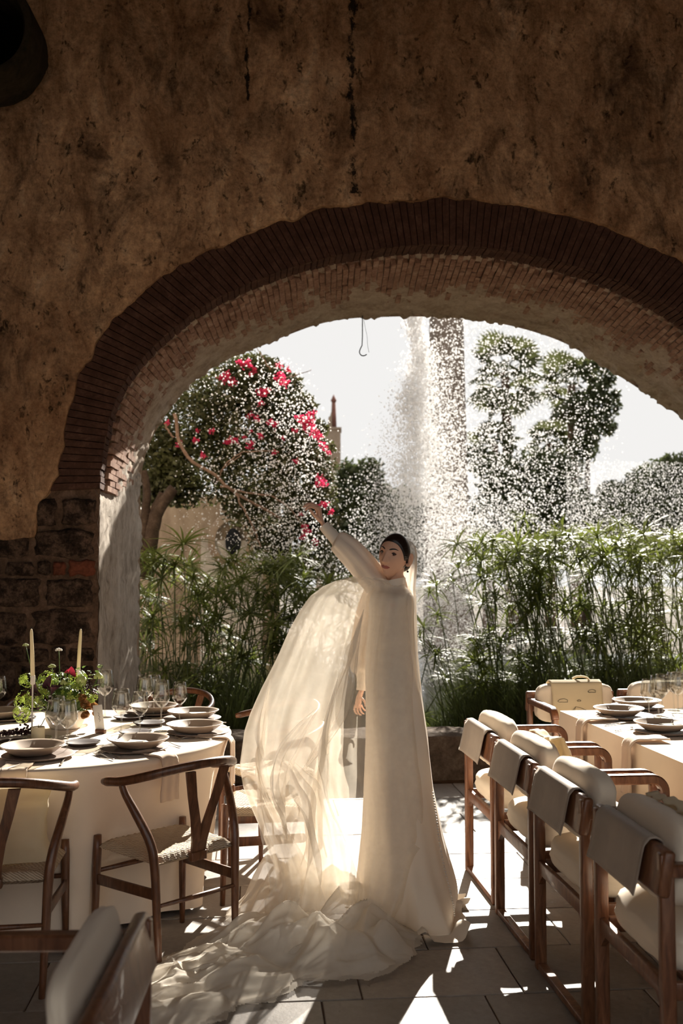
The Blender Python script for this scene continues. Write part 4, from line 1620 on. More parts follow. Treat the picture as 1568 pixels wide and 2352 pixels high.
# foliage made of many small leaves
def leaves(blobs, count, size, seed, y_of, squash=1.0, shell=.45):
    """blobs: (px, py, r_px); returns MB of leaf quads in world space"""
    r = random.Random(seed)
    V, Fc_ = [], []
    tot = sum(b[2] ** 2 for b in blobs)
    n0 = 0
    for b in blobs:
        px, py, rp = b[:3]
        yy = b[3] if len(b) > 3 else y_of
        c = at(px, py, yy)
        R_ = rp / F * yy
        k = int(count * rp * rp / tot)
        for _ in range(k):
            d = Vector((r.gauss(0, 1), r.gauss(0, 1), r.gauss(0, 1))).normalized()
            q = c + d * R_ * (shell + (1.04 - shell) * r.random() ** .6) * (1 + .16 * nz(d.x * 3 + px, d.y * 3, d.z * 3))
            q.y = c.y + (q.y - c.y) * squash
            ax = Vector((r.gauss(0, 1), r.gauss(0, 1), r.gauss(0, .7))).normalized()
            bx = ax.cross(Vector((r.gauss(0, 1), r.gauss(0, 1), r.gauss(0, 1)))).normalized()
            s = size * r.uniform(.6, 1.3)
            V += [q - ax * s, q + bx * s * .55, q + ax * s, q - bx * s * .55]
            Fc_.append((n0, n0 + 1, n0 + 2, n0 + 3))
            n0 += 4
    mb = MB()
    mb.add(V, Fc_)
    return mb
# --- bougainvillea
bo = empty('bougainvillea', (at(520, 1100, 11.5).x, 11.5, GZ), 0, 'huge bougainvillea with magenta flowers arching over the garden wall', 'bougainvillea')
def local(mb, o):
    L = Vector(o.location)
    mb.v = [tuple(Vector(v) - L) for v in mb.v]
    return mb
blobs = [(430, 960, 95), (520, 900, 85), (600, 890, 70), (650, 920, 60), (560, 980, 110), (660, 1010, 85), (700, 1000, 50), (460, 1060, 100), (580, 1090, 100), (690, 1090, 75), (735, 1075, 38), (390, 1090, 70), (640, 1170, 90), (710, 1180, 60), (735, 1140, 42), (560, 1160, 55), (690, 1250, 60), (620, 1250, 50), (740, 1230, 35), (570, 845, 35), (640, 862, 28), (675, 880, 22), (700, 935, 30), (728, 985, 26), (752, 1030, 20), (350, 1120, 40), (420, 1120, 50), (350, 1000, 45), (345, 1065, 55), (385, 1040, 60), (338, 1130, 40), (400, 1110, 55), (745, 1190, 40), (720, 1290, 50), (650, 1300, 45), (590, 850, 42), (620, 842, 26), (545, 850, 30)]  # last three blobs added to raise the crown and keep sun off the jamb
fo = local(leaves(blobs, 34000, .033, 4, 11.5, .8, .3), bo).build('foliage', 'bougainvillea_leaf', bo, smooth=False)
fo['kind'] = 'stuff'
cl = MB()
rnd = random.Random(9)
for k in range(26):
    d = Vector((rnd.gauss(0, 1), rnd.gauss(0, 1), rnd.gauss(0, 1))).normalized() * rnd.uniform(.02, .065)
    for j in range(3):
        ax = Vector((rnd.gauss(0, 1), rnd.gauss(0, 1), rnd.gauss(0, 1))).normalized()
        bx = ax.orthogonal().normalized()
        s = .017
        cl.add([d, d + ax * s + bx * s * .8, d + ax * s * 2, d + ax * s - bx * s * .8], [(0, 1, 2, 3)])
clm = cl.data('flower_cluster', 'bougainvillea_flower', False)
fl = [(512, 868, 1.2), (525, 875, 1.3), (535, 880, 1.0), (522, 862, 1), (555, 833, 1.2), (570, 838, 1), (585, 850, .9), (600, 902, 1.2), (610, 898, 1), (640, 862, 1.1), (645, 870, 1.2), (655, 880, .9), (640, 840, .8), (598, 925, .8), (575, 955, .9), (590, 960, .8), (448, 1010, .8), (452, 990, .6), (488, 990, .7), (383, 972, .7), (410, 1018, .8), (465, 1048, .8), (525, 1015, 1), (540, 1012, 1), (575, 1020, 1), (630, 975, 1), (622, 970, .8), (690, 960, 1.1), (700, 970, 1.2), (710, 965, 1.2), (705, 985, 1.2), (715, 975, 1.1), (722, 995, 1), (730, 1005, .9), (715, 950, 1), (745, 1030, .9), (752, 1040, .7), (740, 1020, .9), (680, 1060, .7), (738, 1100, 1.2), (733, 1112, 1), (742, 1108, .9), (630, 1040, .7), (598, 1000, .7), (700, 1210, .9), (706, 1220, .8), (695, 1235, .8), (722, 1243, .8), (730, 1165, .8), (745, 1160, .9), (760, 1175, .7), (690, 1180, .6), (575, 990, .6), (600, 1005, .7), (560, 1005, .5), (650, 1005, .6), (675, 990, .7), (575, 800 + 60, .6), (660, 850, .7)]
for px, py, s in fl:
    p = at(px, py, 10.85 + rnd.uniform(-.15, .25))
    o = obj('flower_cluster', clm, bo, p - Vector(bo.location), (rnd.uniform(0, 6), rnd.uniform(0, 6), rnd.uniform(0, 6)), (s * .85,) * 3)
def branch(pts, r0, r1, y, n=24, nm='branch', par=bo, mat='vine_bark'):
    P = catmull([at(px, py, y) - Vector(par.location) for px, py in pts], n)
    P = [p + Vector((.02 * nz(i * .4, 1), 0, .02 * nz(i * .4, 5))) for i, p in enumerate(P)]
    m = MB()
    m.tube(P, [lerp(r0, r1, i / (n - 1)) for i in range(n)], 7)
    m.build(nm, mat, par)
branch([(400, 950), (410, 1005), (435, 1055), (485, 1085), (515, 1112), (545, 1135), (600, 1165), (645, 1192)], .020, .014, 10.4)
branch([(505, 1118), (560, 1130), (625, 1142), (668, 1170), (688, 1200)], .012, .008, 10.35)
branch([(540, 1135), (565, 1180), (585, 1220), (600, 1260)], .012, .009, 10.3)
branch([(505, 1085), (530, 1055), (560, 1040), (620, 1035), (640, 1040)], .010, .006, 10.45)
branch([(495, 1110), (515, 1075), (555, 1045)], .008, .006, 10.45)
branch([(378, 975), (392, 998), (400, 1005)], .012, .009, 10.4)
for k, pts in enumerate(([(332, 1330), (345, 1240), (365, 1170), (400, 1120)], [(318, 1320), (328, 1220), (338, 1140), (330, 1080)], [(345, 1320), (352, 1250), (350, 1180), (372, 1130)])):
    branch(pts, (.10, .06, .05)[k], (.06, .04, .03)[k], 10.8, 20, 'trunk', bo, 'bark')
branch([(650, 870), (690, 858), (715, 850)], .006, .003, 11.0)
branch([(620, 850), (600, 815), (590, 800)], .006, .003, 11.0)

# --- church tower far off
tw = empty('church_tower', (gx(760, 45), 45, GZ), 0, 'pale stone church tower with thin red spire behind the bougainvillea', 'tower')
def tp(px, py, y=45):
    return at(px, py, y) - Vector(tw.location)
s45 = 45 / F
m = MB()
a = tp(782, 985)
m.rbox((a.x - 28 * s45, 0, a.z / 2), (56 * s45, 56 * s45, a.z), .02, 1)
m.rbox((a.x - 28 * s45, 0, a.z - .06), (60 * s45, 60 * s45, .12), .02, 1)
m.build('tower_body', 'tower_stone', tw, smooth=False)
m = MB()
b = tp(766, 985)
tpz = tp(766, 925).z
m.tube([(b.x, 0, b.z), (b.x, 0, tpz)], [7 * s45, 4.5 * s45], 8)
m.tube([(b.x, 0, tpz), (b.x, 0, tpz + 5 * s45), (b.x, 0, tpz + 9 * s45), (b.x, 0, tpz + 19 * s45)], [4 * s45, 7 * s45, 5 * s45, .5 * s45], 8)
m.build('spire', 'red_stone', tw)
m = MB()
m.prism([(b.x - 14 * s45, b.z), (b.x - 4 * s45, b.z), (b.x - 4 * s45, b.z + 45 * s45), (b.x - 8 * s45, b.z + 30 * s45), (b.x - 12 * s45, b.z + 26 * s45)], .2)
m.build('buttress', 'tower_stone', tw, smooth=False)

# --- stone column
cy_ = 24.0
cm = empty('stone_column', (gx(1028, cy_), cy_, GZ), 0, 'tall grey stone column rising behind the falling water', 'column')
s24 = cy_ / F
m = MB()
z0 = at(1028, 1230, cy_).z - GZ
prof = [(58 * s24, 0), (54 * s24, z0), (47 * s24, at(1028, 1100, cy_).z - GZ), (39.5 * s24, at(1028, 735, cy_).z - GZ), (38 * s24, 8.7), (.01, 8.7)]
m.lathe(prof, 8)
o = m.build('shaft', 'column_stone', cm, smooth=False)
m = MB()
m.lathe([(40 * s24, 8.7), (46 * s24, 8.8), (46 * s24, 9.0), (.01, 9.0)], 8)
m.build('capital', 'column_stone', cm, smooth=False)

# --- background trees, each its own
def tree(name, label, blobs, count, size, y, seed, trunk=None, mat='tree_leaf', group='trees beyond the pond'):
    b0 = blobs[0]
    root = empty(name, (gx(b0[0], y), y, GZ), 0, label, 'tree' if 'tree' in name else 'shrub', group)
    mb = local(leaves(blobs, count, size, seed, y, .8, .15), root)
    f_ = mb.build('foliage', mat, root, smooth=False)
    f_['kind'] = 'stuff'
    if trunk:
        px0, px1, pyt = trunk
        t0 = at(px1, pyt, y) - Vector(root.location)
        m = MB()
        b = gx(px0, y) - root.location.x
        m.tube(catmull([(b, 0, 0), (lerp(b, t0.x, .4), .05, t0.z * .5), tuple(t0)], 10), [.16, .14, .13, .12, .11, .10, .09, .08, .07, .05], 8)
        m.build('trunk', 'bark', root)
    return root
tree('leafy_tree', 'leafy green tree left of the falling water, above the bride\'s hand', [(825, 1130, 62), (800, 1090, 35), (850, 1085, 35), (780, 1180, 55), (860, 1190, 70), (800, 1240, 65), (880, 1150, 40), (760, 1240, 40), (900, 1210, 60), (850, 1270, 70), (940, 1270, 60), (780, 1290, 60)], 14000, .085, 26, 41, (830, 825, 1180))
tree('leafy_tree', 'low leafy tree directly behind the falling water', [(930, 1210, 60), (970, 1180, 45), (900, 1250, 55), (960, 1260, 60), (920, 1150, 35)], 6000, .085, 27, 42, (930, 930, 1230))
tree('leafy_tree', 'airy tree with fine leaves right of the second palm', [(1395, 870, 22), (1375, 900, 30), (1400, 930, 28), (1365, 950, 34), (1395, 980, 24), (1350, 990, 36), (1350, 850, 22), (1335, 1030, 40), (1330, 920, 28), (1368, 835, 14), (1415, 905, 12), (1390, 845, 14)], 4200, .075, 30, 43, (1345, 1350, 990))
tree('leafy_tree', 'broad dark green tree at the right frame edge', [(1500, 1110, 50), (1550, 1090, 50), (1460, 1140, 50), (1420, 1160, 50), (1530, 1170, 70), (1450, 1200, 60), (1600, 1120, 60), (1380, 1190, 40), (1400, 1130, 30), (1500, 1240, 70), (1590, 1220, 70)], 12000, .085, 24, 44, (1510, 1510, 1160))
tree('leafy_tree', 'green tree filling the gap under the palms', [(1150, 1100, 60), (1230, 1080, 60), (1290, 1100, 55), (1120, 1180, 60), (1200, 1170, 70), (1290, 1180, 70), (1100, 1050, 40), (1340, 1180, 50), (1080, 1230, 60), (1180, 1250, 70), (1300, 1250, 70)], 10000, .09, 27, 45, (1200, 1200, 1150))

# --- fan palms
fan = MB()
nseg = 22
vs, fs = [], []
for k in range(nseg + 1):
    a = lerp(-2.05, 2.05, k / nseg)
    fold = .025 if k % 2 else -.025
    for r_, dz in ((.06, 0), (.30, fold), (.44, fold * .6 - .03)):
        vs.append((r_ * math.sin(a), .55 + r_ * math.cos(a), dz - .10 * (r_ / .5) ** 2))
for k in range(nseg):
    for j in range(2):
        fs.append((k * 3 + j, k * 3 + j + 1, (k + 1) * 3 + j + 1, (k + 1) * 3 + j))
for k in range(nseg):      # free pointed tips
    a = lerp(-2.05, 2.05, (k + .5) / nseg)
    o_ = len(vs)
    vs.append((.60 * math.sin(a), .55 + .60 * math.cos(a), -.20))
    fs.append((k * 3 + 2, o_, (k + 1) * 3 + 2))
fan.add(vs, fs)
fan.tube([(0, 0, 0), (0, .3, .02), (0, .58, 0)], [.016, .012, .008], 5)
fanm = fan.data('frond', 'palm_leaf', False)
def palm(label, px, py, y, n, s, pxb, seed):
    c = at(px, py, y)
    root = empty('fan_palm', (gx(pxb, y), y, GZ), 0, label, 'palm', 'fan palms beyond the pond')
    L = Vector(root.location)
    m = MB()
    top_ = c - L
    m.tube(catmull([(0, 0, 0), (top_.x * .5, 0, top_.z * .5), tuple(top_)], 14), [lerp(.20, .13, k / 13) for k in range(14)], 9)
    m.build('trunk', 'vine_bark', root)
    r = random.Random(seed)
    for k in range(n):
        az = k * 2.39996
        el = lerp(1.3, -.95, (k / (n - 1)) ** .9) + r.uniform(-.12, .12)
        e = Euler((el, r.uniform(-.4, .4), az), 'XYZ')
        dn = max(0, -el) * .35
        obj('frond', fanm, root, top_ + Vector((0, 0, -dn)), e, (s * r.uniform(.85, 1.15),) * 3)
    return root
palm('tall fan palm just right of the stone column', 1160, 855, 30, 20, 1.30, 1175, 1)
palm('fan palm partly cut by the arch, right of the tall palm', 1312, 885, 31, 18, 1.12, 1322, 2)
palm('low fan palm with yellowing fronds behind the water', 1135, 1020, 29, 20, .8, 1120, 3)
palm('fan palm whose crown sits below the second palm', 1262, 1020, 33, 20, .9, 1262, 4)

# --- papyrus
st = MB()
st.tube([(0, 0, 0), (.006, 0, .4), (.0, 0, .75), (-.004, 0, 1.0)], [.0075, .0065, .005, .0035], 5)
stm = st.data('stalk', 'papyrus_stalk')
whorls = []
for k in range(5):
    r = random.Random(50 + k)
    m = MB()
    for j in range(26):
        a = j * 2.39996 + r.uniform(-.2, .2)
        el = r.uniform(-.25, 1.05)
        L_ = r.uniform(.17, .30)
        d = Vector((math.cos(a), math.sin(a), 0))
        pts = []
        for q in range(5):
            t = q / 4
            pts.append(d * (L_ * t * math.cos(el * (1 - .35 * t))) + Vector((0, 0, L_ * (t * math.sin(el) - .42 * t * t))))
        sd_ = Vector((-math.sin(a), math.cos(a), 0))
        vs, fs = [], []
        for q, p in enumerate(pts):
            w_ = (.0045, .0075, .0078, .005, .0006)[q]
            vs += [p - sd_ * w_, p + sd_ * w_]
        for q in range(4):
            fs.append((q * 2, q * 2 + 1, q * 2 + 3, q * 2 + 2))
        m.add(vs, fs)
    whorls.append(m.data('leaf_whorl', 'papyrus_leaf', False))
def papyrus(label, px0, px1, y0, y1, heads, n, d0, d1, seed, sc=1.0, reeds=700, rh=.9, lean=0.0):
    r = random.Random(seed)
    reeds = int(reeds * 2.6)
    n = int(n * 1.5)
    cpx = (px0 + px1) / 2
    dm = (d0 + d1) / 2
    root = empty('papyrus_clump', (gx(cpx, dm), dm, GZ), 0, label, 'papyrus', 'papyrus clumps behind the parapet')
    L = Vector(root.location)
    for k in range(n):
        if k < len(heads):
            px, py = heads[k]
        else:
            px = r.uniform(px0, px1)
            py = lerp(y0, y1 + 110, r.random() ** 1.1)
        d = r.uniform(d0, d1)
        h = at(px, py, d)
        b = Vector((h.x + lean * (h.z - GZ) + r.gauss(0, .30), d + r.uniform(-.2, .2), GZ))
        v = h - b
        s_ = obj('stalk', stm, root, b - L, v.to_track_quat('Z', 'Y').to_euler(), (1, 1, v.length))
        w_ = obj('leaf_whorl', whorls[k % 5], root, h - L, None, (sc * r.uniform(.75, 1.2),) * 3)
        q = Euler((r.gauss(0, .28), r.gauss(0, .28), r.uniform(0, 6.28)))
        w_.rotation_euler = q
    m = MB()
    vs, fs = [], []
    for k in range(reeds):
        x = gx(r.uniform(px0 - 20, px1 + 20), dm)
        y = r.uniform(d0 - .1, d1 + .2)
        hgt = rh * r.uniform(.35, 1.1)
        dx, dy = r.gauss(lean * -.5, .28) * hgt, r.gauss(0, .15) * hgt
        w2 = r.uniform(.002, .0065)
        an = r.uniform(0, PI)
        cx, sx = math.cos(an) * w2, math.sin(an) * w2
        o_ = len(vs)
        for t in (0, .4, .75, 1):
            px_, py_, pz_ = x + dx * t ** 1.6, y + dy * t ** 1.6, GZ + hgt * (t - .12 * t * t)
            ww = 1 - .85 * t
            vs += [(px_ - cx * ww - L.x, py_ - sx * ww - L.y, pz_ - L.z), (px_ + cx * ww - L.x, py_ + sx * ww - L.y, pz_ - L.z)]
        for q in range(3):
            fs.append((o_ + q * 2, o_ + q * 2 + 1, o_ + q * 2 + 3, o_ + q * 2 + 2))
    m.add(vs, fs)
    f_ = m.build('undergrowth', 'reed', root, smooth=False)
    f_['kind'] = 'stuff'
papyrus('papyrus clump touching the white jamb at left', 320, 440, 1280, 1480, [(355, 1290), (420, 1250), (365, 1340), (400, 1330), (345, 1400), (430, 1300)], 26, 9.5, 10.7, 1, 1.15, 900, 1.0)
papyrus('papyrus clump left of the veil, below the niche', 440, 560, 1290, 1480, [(480, 1330), (540, 1290), (510, 1310), (460, 1370), (545, 1340)], 30, 9.5, 10.7, 2, 1.15, 1100, 1.0)
papyrus('papyrus clump whose leaves reach toward the bride\'s raised arm', 560, 720, 1270, 1460, [(600, 1300), (640, 1320), (665, 1330), (700, 1350), (620, 1340), (580, 1285)], 34, 9.5, 10.7, 3, 1.21, 1200, 1.0)
papyrus('papyrus clump seen through the billowing veil', 700, 860, 1340, 1520, [(720, 1380), (770, 1370), (800, 1420)], 20, 9.5, 10.7, 4, 1.15, 900, .9)
papyrus('papyrus clump just right of the bride\'s back', 960, 1090, 1290, 1560, [(1050, 1250), (1075, 1290), (1090, 1270), (1040, 1340)], 12, 9.5, 10.7, 5, 1.03, 700, .6, .25)
papyrus('tall papyrus clump with one lone high stalk', 1080, 1230, 1240, 1480, [(1203, 1190), (1130, 1260), (1105, 1290), (1150, 1300), (1190, 1270), (1170, 1330), (1215, 1320)], 40, 9.5, 10.7, 6, 1.15, 1500, 1.05, .18)
papyrus('papyrus clump in the middle of the right bank', 1220, 1370, 1230, 1480, [(1335, 1240), (1290, 1255), (1260, 1280), (1310, 1300), (1240, 1310), (1350, 1310)], 40, 9.5, 10.7, 7, 1.15, 1500, 1.1, .12)
papyrus('papyrus clump above the printed tote bag', 1360, 1480, 1210, 1470, [(1420, 1200), (1445, 1250), (1390, 1280), (1465, 1290), (1420, 1320)], 36, 9.5, 10.7, 8, 1.15, 1500, 1.1, .08)
papyrus('papyrus clump at the right frame edge behind the glasses', 1470, 1620, 1220, 1470, [(1505, 1245), (1545, 1230), (1565, 1280), (1500, 1310), (1540, 1330)], 36, 9.5, 10.7, 9, 1.15, 1500, 1.1, .05)

# --- falling water: tens of thousands of drops
def water():
    r = np.random.default_rng(5)
    P, S, EL = [], [], []
    def put(px, py, d, rad, el=1.0):
        a = (px - 784) / F
        b = (1176 - py) / F
        diry = pc - b * ps
        dirz = ps + b * pc
        t = d / diry
        P.append(np.stack([a * t, d, dirz * t + HC], 1))
        S.append(rad)
        EL.append(np.full(len(px), el))
    # broken stream at the top
    n = 5200
    py = 690 + 470 * r.random(n) ** 1.05
    t = np.clip((py - 700) / 460, 0, 1)
    px = 958 + r.normal(0, 1, n) * (9 + 22 * t) + 8 * np.sin(py / 31.0)
    put(px, py, 16.0 + r.normal(0, .16, n), r.uniform(.004, .011, n), 1.9)
    # spreading plume
    n = 44000
    py = 800 + 780 * r.random(n) ** .72
    t = np.clip((py - 760) / 560, 0, 1.3)
    px = 968 + r.normal(0, 1, n) * (16 + 88 * t ** 1.3)
    put(px, py, 16.0 + r.normal(0, .4, n), r.uniform(.002, .0075, n))
    # wide veil of drops over column and palms
    n = 15000
    py = 700 + 700 * r.random(n) ** .8
    px = 985 + 440 * r.beta(1.0, 1.7, n) + r.normal(0, 10, n)
    put(px, py, 15.7 + r.normal(0, .4, n), r.uniform(.003, .0095, n))
    # fine spray to the right edge
    n = 11000
    py = 1060 + 330 * r.random(n)
    px = 1300 + 290 * r.random(n)
    put(px, py, 16.2 + r.normal(0, .4, n), r.uniform(.002, .006, n))
    # scattered drops before the bougainvillea
    n = 5200
    py = 820 + 500 * r.random(n) ** .8
    px = 745 - np.abs(r.normal(0, 1, n)) * 140 + r.normal(0, 38, n)
    ok = (px > 400) & (py > 760 + (700 - px) * .25) & (py > 860 + (px - 690) * 2.0 + 40 * r.normal(0, 1, n))
    px, py = px[ok], py[ok]
    n = len(px)
    put(px, py, 10.2 + r.normal(0, .2, n), r.uniform(.0035, .0105, n))
    # mist low above the pond
    n = 9000
    py = 1150 + 430 * r.random(n)
    px = 870 + 330 * r.random(n)
    put(px, py, 16.1 + r.normal(0, .4, n), r.uniform(.002, .006, n))
    P_ = np.concatenate(P)
    S_ = np.concatenate(S) * 1.1 * (.55 + .9 * r.random(sum(len(s) for s in S))) * np.concatenate(P)[:, 1] / 11.5
    E_ = np.concatenate(EL)
    keep = P_[:, 2] > GZ + .05
    P_, S_, E_ = P_[keep], S_[keep], E_[keep]
    N = len(P_)
    base = np.array([(1, 0, 0), (0, 1, 0), (-1, 0, 0), (0, -1, 0), (0, 0, 1), (0, 0, -1)], float)
    Vv = P_[:, None, :] + base[None] * S_[:, None, None] * np.stack([np.ones(N), np.ones(N), E_], 1)[:, None, :]
    tri = np.array([(0, 1, 4), (1, 2, 4), (2, 3, 4), (3, 0, 4), (1, 0, 5), (2, 1, 5), (3, 2, 5), (0, 3, 5)])
    T = (tri[None] + 6 * np.arange(N)[:, None, None]).reshape(-1, 3)
    me = bpy.data.meshes.new('falling_water')
    me.vertices.add(N * 6)
    me.vertices.foreach_set('co', Vv.reshape(-1))
    me.loops.add(len(T) * 3)
    me.loops.foreach_set('vertex_index', T.reshape(-1))
    me.polygons.add(len(T))
    me.polygons.foreach_set('loop_start', np.arange(len(T)) * 3)
    me.polygons.foreach_set('loop_total', np.full(len(T), 3))
    me.polygons.foreach_set('use_smooth', np.ones(len(T), bool))
    me.materials.append(MATS['water_drop'])
    me.update()
    me.validate()
    o = obj('falling_water', me)
    tag(o, 'sparkling drops of water falling outside the arch', 'water', None, 'stuff')
water()

# ================================================================== the bride
BY = 4.60
hipx = gnd(915, 2085).x
br = empty('person', (hipx, BY, 0), 0, 'woman in a long ivory gown and veil, one arm raised, looking back', 'person')
BL = Vector(br.location)
def W(px, py, y=BY):
    return at(px, py, y) - BL
HCtr = W(903.5, 1277, 4.56)
HM = Matrix.Translation(HCtr) @ Euler((math.radians(3), 0, 0)).to_matrix().to_4x4()
HM = Matrix.Translation(HCtr) @ (Matrix.Rotation(math.radians(13), 4, 'Y') @ Matrix.Rotation(math.radians(-30), 4, 'Z') @ Matrix.Rotation(math.radians(4), 4, 'X'))
HS = .875
def g2(x, s):
    return math.exp(-(x / s) ** 2)
def head_pt(d, off=0.0, feat=True):
    x, y, z = d
    X = x * .074
    Yv = y * (.098 if y > 0 else .086)
    Z = z * (.114 if z > 0 else .120)
    if z < 0:
        t = -z
        X *= 1 - .56 * t ** 1.5
        if y > 0:
            Yv *= 1 - .55 * t ** 1.2
        else:
            Yv *= 1 - .10 * t ** 2
    X *= 1 + .03 * g2(Z - .03, .05)
    if y < 0:
        X *= 1 - .06 * (-y)
    p = Vector((X, Yv, Z))
    if feat and y < .1:
        ax = abs(X)
        f = 0.0
        prof = interp([(-.050, 0), (-.043, .35), (-.036, 1.0), (-.028, .93), (-.005, .50), (.012, .22), (.03, .05), (.05, 0)], Z)
        f += .0275 * prof * g2(X, .0105 + .004 * g2(Z + .036, .01))
        f += .006 * g2(ax - .013, .006) * g2(Z + .038, .007)
        f -= .0100 * g2(ax - .031, .015) * g2(Z - .010, .0105)
        f += .0035 * g2(ax - .030, .022) * g2(Z - .036, .010)
        f += .0070 * g2(X, .021) * g2(Z + .0625, .0105)
        f -= .0030 * g2(X, .022) * g2(Z + .0625, .0028)
        f -= .0020 * g2(X, .018) * g2(Z + .080, .005)
        f += .0085 * g2(X, .020) * g2(Z + .100, .014)
        f += .0040 * g2(ax - .042, .018) * g2(Z + .022, .020)
        p.y -= f * min(1, max(0, -y * 1.5 + .15))
    if off:
        n = Vector((X / .074 ** 2, Yv / .09 ** 2, Z / .115 ** 2)).normalized()
        p += n * off
    return p * HS
def sphere_dirs(nu, nv):
    out = []
    for j in range(nv):
        ph = PI * j / (nv - 1)
        for i in range(nu):
            th = 2 * PI * i / nu
            out.append((math.sin(ph) * math.cos(th), math.sin(ph) * math.sin(th), math.cos(ph)))
    return out
def sphere_faces(nu, nv):
    return [(j * nu + i, (j + 1) * nu + i, (j + 1) * nu + (i + 1) % nu, j * nu + (i + 1) % nu) for j in range(nv - 1) for i in range(nu)]
body = MB()
NU, NVV = 150, 110
hv = [HM @ head_pt(d) for d in sphere_dirs(NU, NVV)]
body.add(hv, sphere_faces(NU, NVV))
# ears
for s in (1, -1):
    base = Vector((s * .0745, .014, -.004)) * HS
    pts = []
    for k in range(15):
        a = lerp(-2.4, 2.0, k / 14)
        pts.append(HM @ (base + Vector((s * (.006 + .007 * math.cos(a - .3)), .016 + .012 * math.cos(a), .028 * math.sin(a)))))
    body.tube(pts, [.005] * 15, 7)
    body.ball(HM @ (base + Vector((s * .004, .016, .0))), .018, 2, (.45, .8, 1.35))
    body.ball(HM @ (base + Vector((s * .004, .004, -.026))), .0075, 2)
# neck, torso, legs
nb = W(908, 1352, 4.61)
body.tube(catmull([HM @ Vector((0, .038, -.03)), HM @ Vector((0, .042, -.085)), nb + Vector((.008, .02, .02)), nb + Vector((0, .015, -.05))], 12), [.042, .043, .043, .042, .042, .042, .043, .045, .050, .056, .064, .075], 20)
tor = [(nb.z - .02, .07, .07), (nb.z - .07, .085, .13), (nb.z - .14, .088, .125), (nb.z - .28, .082, .105), (nb.z - .36, .078, .10), (nb.z - .50, .082, .11), (nb.z - .62, .085, .115), (nb.z - .72, .08, .105)]
tx = W(897, 1450).x
vs = []
for z, a, b in tor:
    for k in range(24):
        an = 2 * PI * k / 24
        vs.append((tx + a * math.cos(an), .0 + b * math.sin(an), z))
body.add(vs, [(j * 24 + k, (j + 1) * 24 + k, (j + 1) * 24 + (k + 1) % 24, j * 24 + (k + 1) % 24) for j in range(len(tor) - 1) for k in range(24)] + [tuple(range(24)), tuple((len(tor) - 1) * 24 + k for k in range(23, -1, -1))])
for s in (-1, 1):
    body.tube([(tx, s * .055, nb.z - .68), (tx + .01, s * .06, .75), (tx + .01, s * .06, .48), (tx + .02, s * .06, .25), (tx + .02, s * .055, .09), (tx + .02, s * .055, .02)], [.075, .062, .052, .048, .036, .036], 14)
    body.tube([(tx + .05, s * .055, .03), (tx - .03, s * .06, .035), (tx - .12, s * .065, .022)], [.03, .036, .02], 10)
# raised arm
sh, el, wr = W(872, 1352, 4.62), W(806, 1277, 4.66), W(743, 1207, 4.66)
body.tube(catmull([nb + Vector((-.03, 0, -.05)), sh, (sh + el) / 2, el, (el + wr) / 2, wr], 20), [.06, .058, .052, .049, .047, .045, .043, .041, .039, .038, .037, .037, .036, .034, .032, .030, .027, .025, .0235, .0225], 16)
def fingers(spec, r0=.0088):
    for P, rr in spec:
        q = catmull([W(*p) for p in P], 12)
        body.tube(q, [lerp(r0, r0 * .68, k / 11) * rr * (1.06 if k in (4, 8) else 1) for k in range(11)] + [r0 * .35 * rr], 10)
        body.ball(q[-1], r0 * .60 * rr, 2)
body.tube(catmull([wr, W(735, 1190, 4.66), W(730.5, 1170, 4.66), W(729, 1164, 4.66)], 10), [.0215, .022, .024, .026, .028, .030, .0315, .0315, .030, .027], 16, (.48, 1.1), True, (1, 0, .4))
fingers([([(730, 1169, 4.632), (715, 1163, 4.628), (706, 1166, 4.625), (701.5, 1171.5, 4.622)], 1.0),
         ([(730.5, 1166, 4.651), (715.5, 1158.5, 4.650), (705, 1160, 4.648), (697.5, 1164, 4.645)], 1.03),
         ([(731, 1165.5, 4.670), (717, 1157.5, 4.671), (707, 1157.5, 4.671), (700, 1160.5, 4.669)], 1.0),
         ([(732, 1168, 4.688), (721, 1160, 4.691), (713, 1159, 4.693), (707.5, 1161, 4.693)], .86),
         ([(736, 1197, 4.640), (726, 1187, 4.628), (717.5, 1178, 4.620), (711.5, 1170.5, 4.616)], 1.12)])
# hanging arm on the far side
sh2, el2, wr2 = W(868, 1375, 4.72), W(838, 1482, 4.80), W(831, 1585, 4.76)
body.tube(catmull([W(885, 1370, 4.65), sh2, (sh2 + el2) / 2, el2, (el2 + wr2) / 2, wr2], 18), [.05, .05, .048, .046, .044, .042, .040, .038, .037, .036, .035, .033, .031, .029, .027, .025, .0225, .021], 14)
body.tube(catmull([wr2, W(825, 1600, 4.76), W(822, 1617, 4.76), W(822, 1624, 4.76)], 8), [.019, .020, .022, .024, .025, .025, .024, .021], 14, (1.0, .62), True, (0, -1, 0))
fingers([([(816, 1619, 4.742), (813.5, 1628, 4.738), (815.5, 1636, 4.734), (820, 1640.5, 4.730)], .95),
         ([(821, 1622, 4.755), (820.5, 1632, 4.753), (824, 1639.5, 4.750), (829, 1642.5, 4.746)], .98),
         ([(826, 1622, 4.770), (827.5, 1631, 4.770), (831.5, 1637.5, 4.768), (836, 1640, 4.765)], .95),
         ([(829.5, 1619, 4.785), (833, 1626, 4.787), (837, 1631, 4.787), (841, 1633, 4.786)], .82),
         ([(829, 1603, 4.742), (835, 1609, 4.728), (838.5, 1616, 4.722), (838, 1622, 4.720)], 1.05)], .0064)
bo_ = body.build('body', ['skin', 'lip'], br)
rm = bo_.modifiers.new('remesh', 'REMESH')
rm.mode = 'VOXEL'
rm.voxel_size = .0028
sm = bo_.modifiers.new('smooth', 'SMOOTH')
sm.factor = .5
sm.iterations = 3
dg = bpy.context.evaluated_depsgraph_get()
